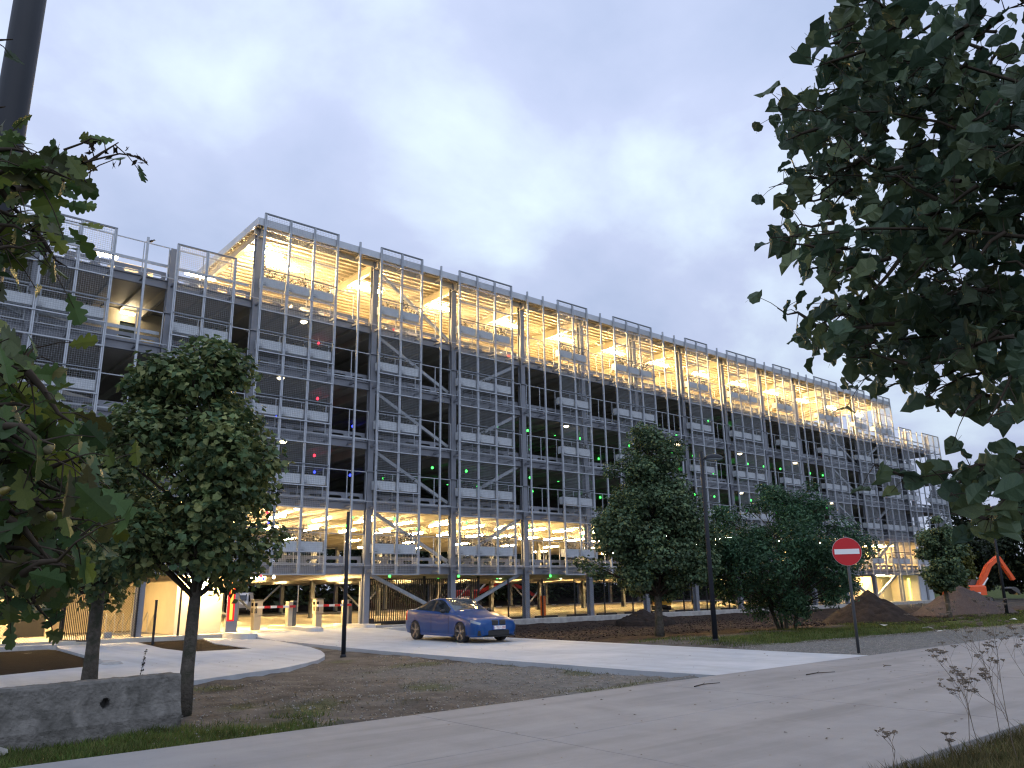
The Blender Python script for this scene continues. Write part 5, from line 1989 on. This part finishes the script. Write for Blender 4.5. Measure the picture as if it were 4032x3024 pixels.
def boughs(poly, n_, d0, d1, rs, per, dirx, step, jit, hole=.0, seed=0):
    """twigs that fill a bough: (points, depth, depth, leaf positions follow the twig)"""
    xs, ys = [p[0] for p in poly], [p[1] for p in poly]
    out_ = []
    tries = 0
    while len(out_) < n_ and tries < n_ * 60:
        tries += 1
        x, y = rs.uniform(min(xs), max(xs)), rs.uniform(min(ys), max(ys))
        if not in_poly(x, y, poly):
            continue
        if hole and mnoise.noise((x * .012, y * .012, seed)) > hole:
            continue
        d_ = rs.uniform(d0, d1)
        pts = [(x, y)]
        ddx, ddy = dirx * step * rs.uniform(.7, 1.3), rs.gauss(.25, .5) * step
        for k in range(per):
            nx_, ny_ = pts[-1][0] + ddx, pts[-1][1] + ddy + rs.gauss(0, jit)
            if not in_poly(nx_, ny_, poly) and rs.random() < .6:
                break
            pts.append((nx_, ny_))
        if len(pts) < 2:
            pts.append((x - dirx * step * .4, y))
        out_.append((pts, d_, d_ + rs.uniform(-.15, .15)))
    return out_


rs = random.Random(12)
RT_ = at(4700, 2400, 4.6)
PR = [(3348, -60), (3330, 60), (3255, 150), (3215, 266), (3250, 300), (3320, 330), (3310, 405), (3180, 415), (3070, 405), (3050, 445), (3125, 520), (3140, 600), (3200, 750), (3250, 800), (3300, 790), (3330, 860), (3150, 905), (3010, 915), (3015, 970), (3110, 1000), (3140, 1035), (3250, 1100), (3348, 1140), (3250, 1190), (3175, 1200), (3180, 1235), (3225, 1300), (3340, 1350), (3430, 1420), (3474, 1480), (3550, 1545), (3610, 1590), (3690, 1560), (3729, 1670), (3800, 1640), (3900, 1580), (4100, 1620), (4300, 1500), (4300, -60)]
PL = [(3590, 1865), (3650, 1835), (3790, 1770), (3900, 1750), (4100, 1710), (4300, 1800), (4300, 2120), (4000, 2090), (3900, 2070), (3790, 1980), (3690, 1925), (3600, 1895)]
spr = []
for pts, d0, d1 in (
        ([(4300, 420), (4032, 330), (3800, 260), (3560, 240), (3400, 200), (3290, 160)], 4.3, 4.0),
        ([(4250, 650), (4000, 600), (3700, 480), (3480, 440), (3250, 440), (3080, 430)], 4.2, 3.8),
        ([(4250, 760), (3980, 740), (3650, 700), (3400, 690), (3230, 690)], 4.3, 4.0),
        ([(4300, 950), (4000, 930), (3700, 900), (3400, 900), (3180, 930), (3030, 935)], 3.9, 3.5),
        ([(4250, 1150), (3980, 1150), (3700, 1160), (3450, 1190), (3200, 1210)], 4.6, 4.2),
        ([(4250, 1330), (3980, 1330), (3700, 1320), (3520, 1340), (3400, 1370)], 4.7, 4.4),
        ([(4250, 1400), (3980, 1450), (3800, 1480), (3680, 1540), (3620, 1580)], 4.5, 4.3),
        ([(4250, 1850), (4032, 1840), (3850, 1830), (3740, 1860), (3620, 1880)], 4.2, 4.0),
        ([(4250, 1950), (4050, 1960), (3950, 1990), (3880, 2040)], 4.2, 4.1)):
    spr.append((pts, d0, d1, 28))
for b_ in boughs(PR, 205, 3.7, 5.2, rs, 4, -1, 52, 16, .13, 3.0):
    spr.append(b_ + (36,))
for b_ in boughs(PL, 15, 3.9, 4.7, rs, 3, -1, 50, 14):
    spr.append(b_ + (32,))
near_tree('linden_tree', 'linden branches with broad leaves hanging in at the upper right', (RT_.x, RT_.y), 4.6, .14, spr, HEART_N, .092, 61, 'leaf_linden_near', 300, .45, None, .55, (.7, 1.25))

# left oak: trunk stands out of frame to the left
LT_ = at(-900, 2400, 3.2)
P1 = [(-250, 480), (60, 505), (140, 530), (185, 555), (250, 620), (285, 655), (280, 700), (310, 735), (260, 770), (180, 760), (110, 815), (60, 800), (160, 900), (160, 945), (90, 985), (-250, 1000)]
P2 = [(-250, 1370), (50, 1380), (100, 1410), (140, 1490), (150, 1570), (195, 1700), (270, 1770), (280, 1840), (240, 1900), (330, 1965), (335, 2005), (290, 2040), (270, 2090), (290, 2200), (265, 2300), (215, 2290), (160, 2240), (100, 2390), (50, 2420), (20, 2340), (-250, 2330)]
spr = []
for pts, d0, d1 in (
        ([(-300, 800), (-80, 720), (60, 650), (180, 620), (260, 650)], 2.7, 2.55),
        ([(-300, 900), (-60, 880), (60, 890), (130, 930)], 2.7, 2.6),
        ([(-300, 180), (-60, 160), (50, 155)], 3.0, 2.9),
        ([(-300, 460), (-60, 430), (20, 420)], 3.0, 2.9),
        ([(-300, 1650), (-60, 1600), (60, 1590), (120, 1600)], 2.4, 2.3),
        ([(-300, 1850), (-60, 1830), (90, 1810), (230, 1810)], 2.35, 2.25),
        ([(-300, 2000), (-60, 1980), (120, 1970), (290, 1980)], 2.35, 2.25),
        ([(-300, 2120), (-60, 2150), (90, 2160), (220, 2220)], 2.4, 2.3)):
    spr.append((pts, d0, d1, 9))
for b_ in boughs(P1, 52, 2.5, 3.3, rs, 3, 1, 55, 18):
    spr.append(b_ + (34,))
for b_ in boughs(P2, 120, 2.2, 3.4, rs, 3, 1, 60, 20):
    spr.append(b_ + (34,))
spr.append(([(240, 660), (330, 640), (400, 622), (470, 605), (520, 612), (580, 640)], 2.55, 2.5, 1))
spr.append(([(250, 590), (320, 565), (360, 545), (400, 555)], 2.55, 2.5, 1))
oak, obase = near_tree('oak_tree', 'yellow green oak branches with acorns close at the left edge', (LT_.x, LT_.y), 4.2, .13, spr, OAK, .092, 71, 'leaf_oak', 300, .35, None, .55)
# dry twig tips against the sky
tw = MB()
rt = random.Random(9)
for px, py in [(330, 640), (360, 575), (375, 560), (395, 560), (350, 600), (420, 600), (430, 620), (455, 590), (500, 585), (510, 610), (530, 640), (545, 620), (560, 640), (575, 636), (470, 640), (450, 650), (345, 560), (365, 590)]:
    p = at(px, py, 2.5 + rt.uniform(-.05, .05)) - obase
    for q in range(2):
        R_ = Euler((rt.uniform(0, 6), rt.uniform(0, 6), rt.uniform(0, 6))).to_matrix()
        vs = [p + R_ @ (Vector(v) * .011) for v in ((0, -1.4, 0), (.6, 0, .3), (0, 1.5, 0), (-.5, .1, .2))]
        tw.add(vs, [(0, 1, 2), (0, 2, 3)])
stuff(tw.build('dry_buds', 'twig', oak, False, True))
for (px, py, d_) in ((195, 1765, 2.15), (200, 2030, 2.15), (12, 1935, 2.2)):
    p = at(px, py, d_) - obase
    ac = MB().lathe([(.001, -.016), (.006, -.014), (.0095, -.004), (.0095, .006), (.006, .014), (.001, .018)], 12).build('acorn', 'acorn', oak, True, True)
    ac.location = p
    ac.rotation_euler = (rt.uniform(.6, 1.8), 0, rt.uniform(0, 6))
    MB().lathe([(.001, -.020), (.008, -.019), (.0105, -.012), (.0105, -.004), (.0090, -.004)], 12).build('cup', 'acorn_cup', ac, True, True)


# ================================================================== GRASS, WEEDS, LITTER
def blades(n_, sampler, h, w, rng):
    P = sampler(n_)
    n_ = len(P)
    a = rng.uniform(0, 2 * PI, n_)
    hh = h * rng.uniform(.4, 1.3, n_)
    lean_ = rng.normal(0, .45, (n_, 2)) * hh[:, None]
    dx_, dy_ = np.cos(a) * w, np.sin(a) * w
    V = np.empty((n_, 3, 3))
    V[:, 0] = P + np.stack([dx_, dy_, np.zeros(n_)], 1)
    V[:, 1] = P - np.stack([dx_, dy_, np.zeros(n_)], 1)
    V[:, 2] = P + np.stack([lean_[:, 0], lean_[:, 1], hh], 1)
    F = np.arange(n_ * 3).reshape(-1, 3)
    return V.reshape(-1, 3), F


def grass_patch(name, label, n_, box, h, w, seed, mname, mask=None):
    rng = np.random.default_rng(seed)

    def smp(k):
        x = rng.uniform(box[0], box[1], k); y = rng.uniform(box[2], box[3], k)
        if mask is not None:
            m_ = mask(x, y, rng)
            x, y = x[m_], y[m_]
        z = ground_z(x, y) - .012
        return np.stack([x, y, z], 1)
    V, F = blades(n_, smp, h, w, rng)
    o = put(name, np_mesh(name, V, F, mname))
    stuff(o); o['label'] = label; o['category'] = 'grass'
    return o


grass_patch('grass', 'green grass strip along the gravel verge on the right', 60000, (7, 42, -20.8, -14.8), .10, .010, 1, 'grass_blade',
            lambda x, y, r: (r.random(len(x)) < np.clip((fbm(x * .7, y * .7, 21) - .25) * 2.4, 0, 1)) & (y > -19.0 - .084 * np.clip(x - 8, 0, 60)) & (y < -15.8 + 1.5 * np.sin(x)))
grass_patch('grass', 'grass tufts at the foot of the concrete barrier', 22000, (-16, -7.2, -23.3, -21.3), .085, .007, 2, 'grass_blade',
            lambda x, y, r: r.random(len(x)) < np.clip((-7.4 - x) / 2.2 + (fbm(x * 1.7, y * 1.7, 8) - .5) * 2.4, 0, 1))
grass_patch('grass', 'dry tangled grass on the verge in the lower right corner', 60000, (-9, 8, -31.6, -29.35), .12, .007, 3, 'dry_grass',
            lambda x, y, r: r.random(len(x)) < np.clip((-29.35 - y) / .3, 0, 1))
grass_patch('grass', 'thin grass scattered over the bare soil strip', 15000, (-8, 0, -22.9, -12), .07, .006, 4, 'dry_grass',
            lambda x, y, r: (fbm(x * .7, y * .7, 21) > .55) & (r.random(len(x)) < .6) & (y < -12.2 - 0.9 * (np.abs(x + 2.2) > 0.3)) & ~((x < -2.0) & (y > -16.4)))
# fallen leaves and stones
rng = np.random.default_rng(5)


def scatter(name, label, cat, n_, box, size, mname, seed, lift, mask=None, flat=True):
    rng = np.random.default_rng(seed)
    x = rng.uniform(box[0], box[1], n_); y = rng.uniform(box[2], box[3], n_)
    if mask is not None:
        k = mask(x, y)
        x, y = x[k], y[k]
    z = ground_z(x, y) + lift
    P = np.stack([x, y, z], 1)
    if flat:
        V, F = leaf_quads(P, size, .82, rng, .15, .7)
    else:
        V, F = [], []
        base_v = np.array([(1, 0, 0), (-1, 0, 0), (0, 1, 0), (0, -1, 0), (0, 0, 1), (0, 0, -1)], float)
        bf = np.array([(0, 2, 4), (2, 1, 4), (1, 3, 4), (3, 0, 4), (2, 0, 5), (1, 2, 5), (3, 1, 5), (0, 3, 5)])
        nn_ = len(P)
        sc_ = size * rng.uniform(.4, 1.6, (nn_, 1, 1)) * rng.uniform(.6, 1.3, (nn_, 6, 3)) * np.array([1, 1, .6])
        ang = rng.uniform(0, 6.28, nn_)
        ca_, sa_ = np.cos(ang)[:, None], np.sin(ang)[:, None]
        vv = base_v[None] * sc_
        vx, vy = vv[:, :, 0] * ca_ - vv[:, :, 1] * sa_, vv[:, :, 0] * sa_ + vv[:, :, 1] * ca_
        V = (np.stack([vx, vy, vv[:, :, 2]], -1) + P[:, None]).reshape(-1, 3)
        F = (np.arange(nn_)[:, None, None] * 6 + bf[None]).reshape(-1, 3)
    o = put(name, np_mesh(name, V, F, mname))
    stuff(o); o['label'] = label; o['category'] = cat
    return o


strip_ok = lambda x, y: (y < -16.6) | ((x > -1.9) & (y < -12.5) & (x < -.6)) | ((y < -14.6) & (x > -4) & (x < -.6))
scatter('fallen_leaves', 'dry fallen leaves and chips on the bare soil strip', 'leaves', 1500, (-10, 0, -23.2, -12.5), .055, 'dead_leaf', 6, .012, strip_ok)
scatter('pebbles', 'small stones strewn over the bare soil strip', 'stones', 2600, (-10, 0, -23.2, -12.5), .018, 'stone', 7, .004, strip_ok, False)
scatter('pebbles', 'fine gravel spread over the right shoulder', 'stones', 9000, (6.4, 34, -23.25, -18.8), .018, 'stone', 8, .002, lambda x, y: y < -19.0 - .08 * np.clip(x - 8, 0, 60), False)
scatter('soil_clods', 'loose clods around the foot of the two right piles', 'soil', 1500, (20, 38, -18, -13), .06, 'soil', 19, .02, None, False)
scatter('soil_clods', 'clods of soil on the dug ground before the building', 'soil', 5000, (6.6, 34, -13, -.4), .045, 'soil', 9, .0, None, False)
rng = np.random.default_rng(15)
xb_ = np.concatenate([rng.uniform(-11, 14, 170), rng.uniform(-.2, 6, 60), rng.uniform(-7, -3, 25)])
yb_ = np.concatenate([rng.uniform(-28.8, -23.5, 170), rng.uniform(-22.5, -5, 60), rng.uniform(-14, -11, 25)])
V, F = leaf_quads(np.stack([xb_, yb_, np.full(len(xb_), .010)], 1), .05, .9, rng, .12, .6)
o = put('leaf_crumbs', np_mesh('leaf_crumbs', V, F, 'dead_leaf'))
stuff(o); o['label'] = 'bits of dry leaf blown over road and driveway'; o['category'] = 'leaves'
# stones along the foot of the concrete barrier
rk = random.Random(21)
for i, lb in enumerate(('grey rubble stone at the far left foot of the concrete barrier', 'middle rubble stone at the foot of the concrete barrier', 'rubble stone nearest the tree at the foot of the concrete barrier')):
    u = (3.3, 2.75, 2.3)[i]
    c0 = A_ + dl * u + dn2 * .36
    bm_ = bmesh.new()
    bmesh.ops.create_icosphere(bm_, subdivisions=2, radius=.12)
    for v in bm_.verts:
        n__ = mnoise.noise(v.co * 9 + Vector((i * 5, 0, 0)))
        v.co *= 1 + .3 * n__
        v.co.z *= .5
        v.co.x *= 1.5
    me = bpy.data.meshes.new('rubble_stone'); bm_.to_mesh(me); bm_.free(); me.materials.append(MATS['stone'])
    tag(put('rubble_stone', me, None, (c0.x, c0.y, -.03), (0, 0, i)), lb, 'stone', 'rubble stones by the barrier')
# white litter scraps on the grass
for i, (px, py, lb) in enumerate(((3480, 2469, 'white scrap of paper on the grass before the soil pile'), (3655, 2480, 'white paper scrap on the grass right of the soil pile'), (3705, 2493, 'tiny white scrap at the edge of the grass and gravel'), (3990, 2445, 'white scrap on the grass by the right lamp post'))):
    d_ = at(px, py, 1)
    k_ = (0.06 - CAM.z) / (d_.z - CAM.z)
    p = CAM + (d_ - CAM) * k_
    V = [(-.16, -.08, 0), (.12, -.10, .03), (.17, .09, .01), (-.10, .11, .06)]
    V += [(x, y, z - .012) for x, y, z in V]
    o = MB().add(V, [(0, 1, 2, 3), (7, 6, 5, 4), (0, 4, 5, 1), (1, 5, 6, 2), (2, 6, 7, 3), (3, 7, 4, 0)]).build('paper_scrap', 'litter')
    o.location = (p.x, p.y, .12); o.rotation_euler = (0, 0, i * 1.3)
    tag(o, lb, 'litter', 'scraps of litter on the verge')
# sticks on the road
for i, (x, y, ln_, a, lb) in enumerate(((-1.6, -24.2, .75, .05, 'thin stick lying on the road near the driveway mouth'), (1.3, -24.6, .85, -.12, 'broken twig on the road left of the sign post'), (3.8, -24.9, .3, .02, 'short bark piece on the road right of the twig'))):
    pts = [(0, 0, .012), (ln_ * .4, .03, .02), (ln_, -.02, .012)]
    o = MB().tube(pts, [.010, .009, .005], 5).tube([(ln_ * .4, .03, .02), (ln_ * .62, .10, .03)], [.006, .003], 4).build('stick', 'twig')
    o.location = (x, y, 0.001); o.rotation_euler = (0, 0, a)
    tag(o, lb, 'stick', 'sticks on the road')


# dry umbel weeds
def weed(x, y, h, seed, label, heads=9, spread=.35):
    rr = random.Random(seed)
    z = float(ground_z(np.array([x]), np.array([y]))[0])
    w_ = thing('dry_weed', label, 'weed', (x, y, z - .02), 0, 'dry weeds on the near verge')
    st, hd = MB(), MB()
    tips = []

    def grow(p, d, ln_, r, lvl):
        q = p + d * ln_ * .5 + Vector((rr.uniform(-1, 1), rr.uniform(-1, 1), 0)) * ln_ * .04
        e_ = p + d * ln_
        st.tube([p, q, e_], [r, r * .85, r * .6], 5, False)
        if lvl == 0:
            tips.append(e_)
            return
        for k in range(3):
            nd = (d + Vector((rr.gauss(0, 1), rr.gauss(0, 1), rr.uniform(-.1, .4))) * .42).normalized()
            grow(e_ if k else q.lerp(e_, rr.random()), nd, ln_ * rr.uniform(.45, .75), r * .6, lvl - 1)
    grow(Vector((0, 0, 0)), Vector((rr.uniform(-.12, .12), rr.uniform(-.12, .12), 1)).normalized(), h * .45, .0042, 3 if heads > 5 else 2)
    for e_ in tips:
        for k in range(9):
            a = rr.uniform(0, 6.28); r_ = rr.uniform(.005, .035)
            g = e_ + Vector((r_ * math.cos(a), r_ * math.sin(a), rr.uniform(.012, .022)))
            st.tube([e_, g], [.0015, .001], 3, False)
            hd.box(g.x - .006, g.x + .006, g.y - .006, g.y + .006, g.z - .002, g.z + .005)
    st.build('stems', 'weed', w_, False, True)
    stuff(hd.build('seed_heads', 'weed_head', w_, False, True))
    return w_


def gnd(px, py, z=0.05):
    d_ = at(px, py, 1)
    k_ = (z - CAM.z) / (d_.z - CAM.z)
    return CAM + (d_ - CAM) * k_


p = gnd(3990, 2930); weed(p.x, p.y, 1.55, 3, 'tall dry umbel weed at the right edge of the near verge', 12)
p = gnd(3870, 2960); weed(p.x, p.y, 1.3, 8, 'dry umbel weed leaning left beside the tall one', 12)
p = gnd(4010, 2990); weed(p.x, p.y, 1.0, 14, 'short dry umbel weed in the lower right corner', 12)
p = gnd(3940, 2900); weed(p.x, p.y, 1.5, 45, 'dry umbel weed just behind the tall one at the right edge', 12)
p = gnd(4040, 2900); weed(p.x, p.y, 1.45, 52, 'dry umbel weed cut by the right picture edge', 12)
p = gnd(3820, 2930); weed(p.x, p.y, .8, 58, 'short branching dry weed left of the leaning umbel', 12)
p = gnd(3520, 3010); weed(p.x, p.y, .42, 22, 'small dry weed with upright plume left of the umbels', 4)
p = gnd(3260, 3040); weed(p.x, p.y, .40, 25, 'spindly dry stalk at the bottom edge left of the plume', 4)
p = gnd(3085, 3050); weed(p.x, p.y, .28, 28, 'leftmost small dry stalk along the bottom edge', 4)
p = gnd(3750, 2975); weed(p.x, p.y, .3, 31, 'low bushy dry stalk between plume and umbels', 4)
# dark spike weed behind the concrete barrier
sp_ = thing('dock_weed', 'dark seed spike rising behind the concrete barrier', 'weed', (-9.35, -19.6, -.1))
dm = MB().tube([(0, 0, 0), (.03, 0, .4), (.10, -.03, .95)], [.007, .006, .003], 5)
rr = random.Random(6)
for i in range(90):
    f_ = rr.random()
    c0 = Vector((0.03 + .07 * f_, -.03 * f_, .35 + .6 * f_))
    dm.add([c0 + Vector((rr.uniform(-.03, .03), rr.uniform(-.03, .03), rr.uniform(-.02, .02))) for k in range(3)], [(0, 1, 2)])
dm.build('spike', 'twig', sp_, False, True)
# crow on the low wing's rail
cr_ = thing('bird', 'small black bird perched on the rail of the left roof deck', 'bird', (-4.75, .50, FL[5] + 1.452))
V = []
bb = MB().lathe([(.001, -.13), (.02, -.11), (.05, -.04), (.055, .03), (.035, .09), (.001, .11)], 10, (0, 0, 0), 'x')
ob = bb.build('body', 'plastic_black', cr_, True, True); ob.location = (0, 0, .09); ob.rotation_euler = (0, -.5, 0)
ob = MB().lathe([(.001, -.04), (.03, -.02), (.033, .01), (.012, .04), (.001, .08)], 10, (0, 0, 0), 'x').build('head', 'plastic_black', cr_, True, True); ob.location = (.11, 0, .17)
MB().beam((-.09, 0, .05), (-.22, 0, .0), .04, .01).build('tail', 'plastic_black', cr_, False, True)
for sy in (-.02, .02):
    MB().tube([(0, sy, .06), (.01, sy, .0)], .004, 4).build('leg', 'plastic_black', cr_, False, True)
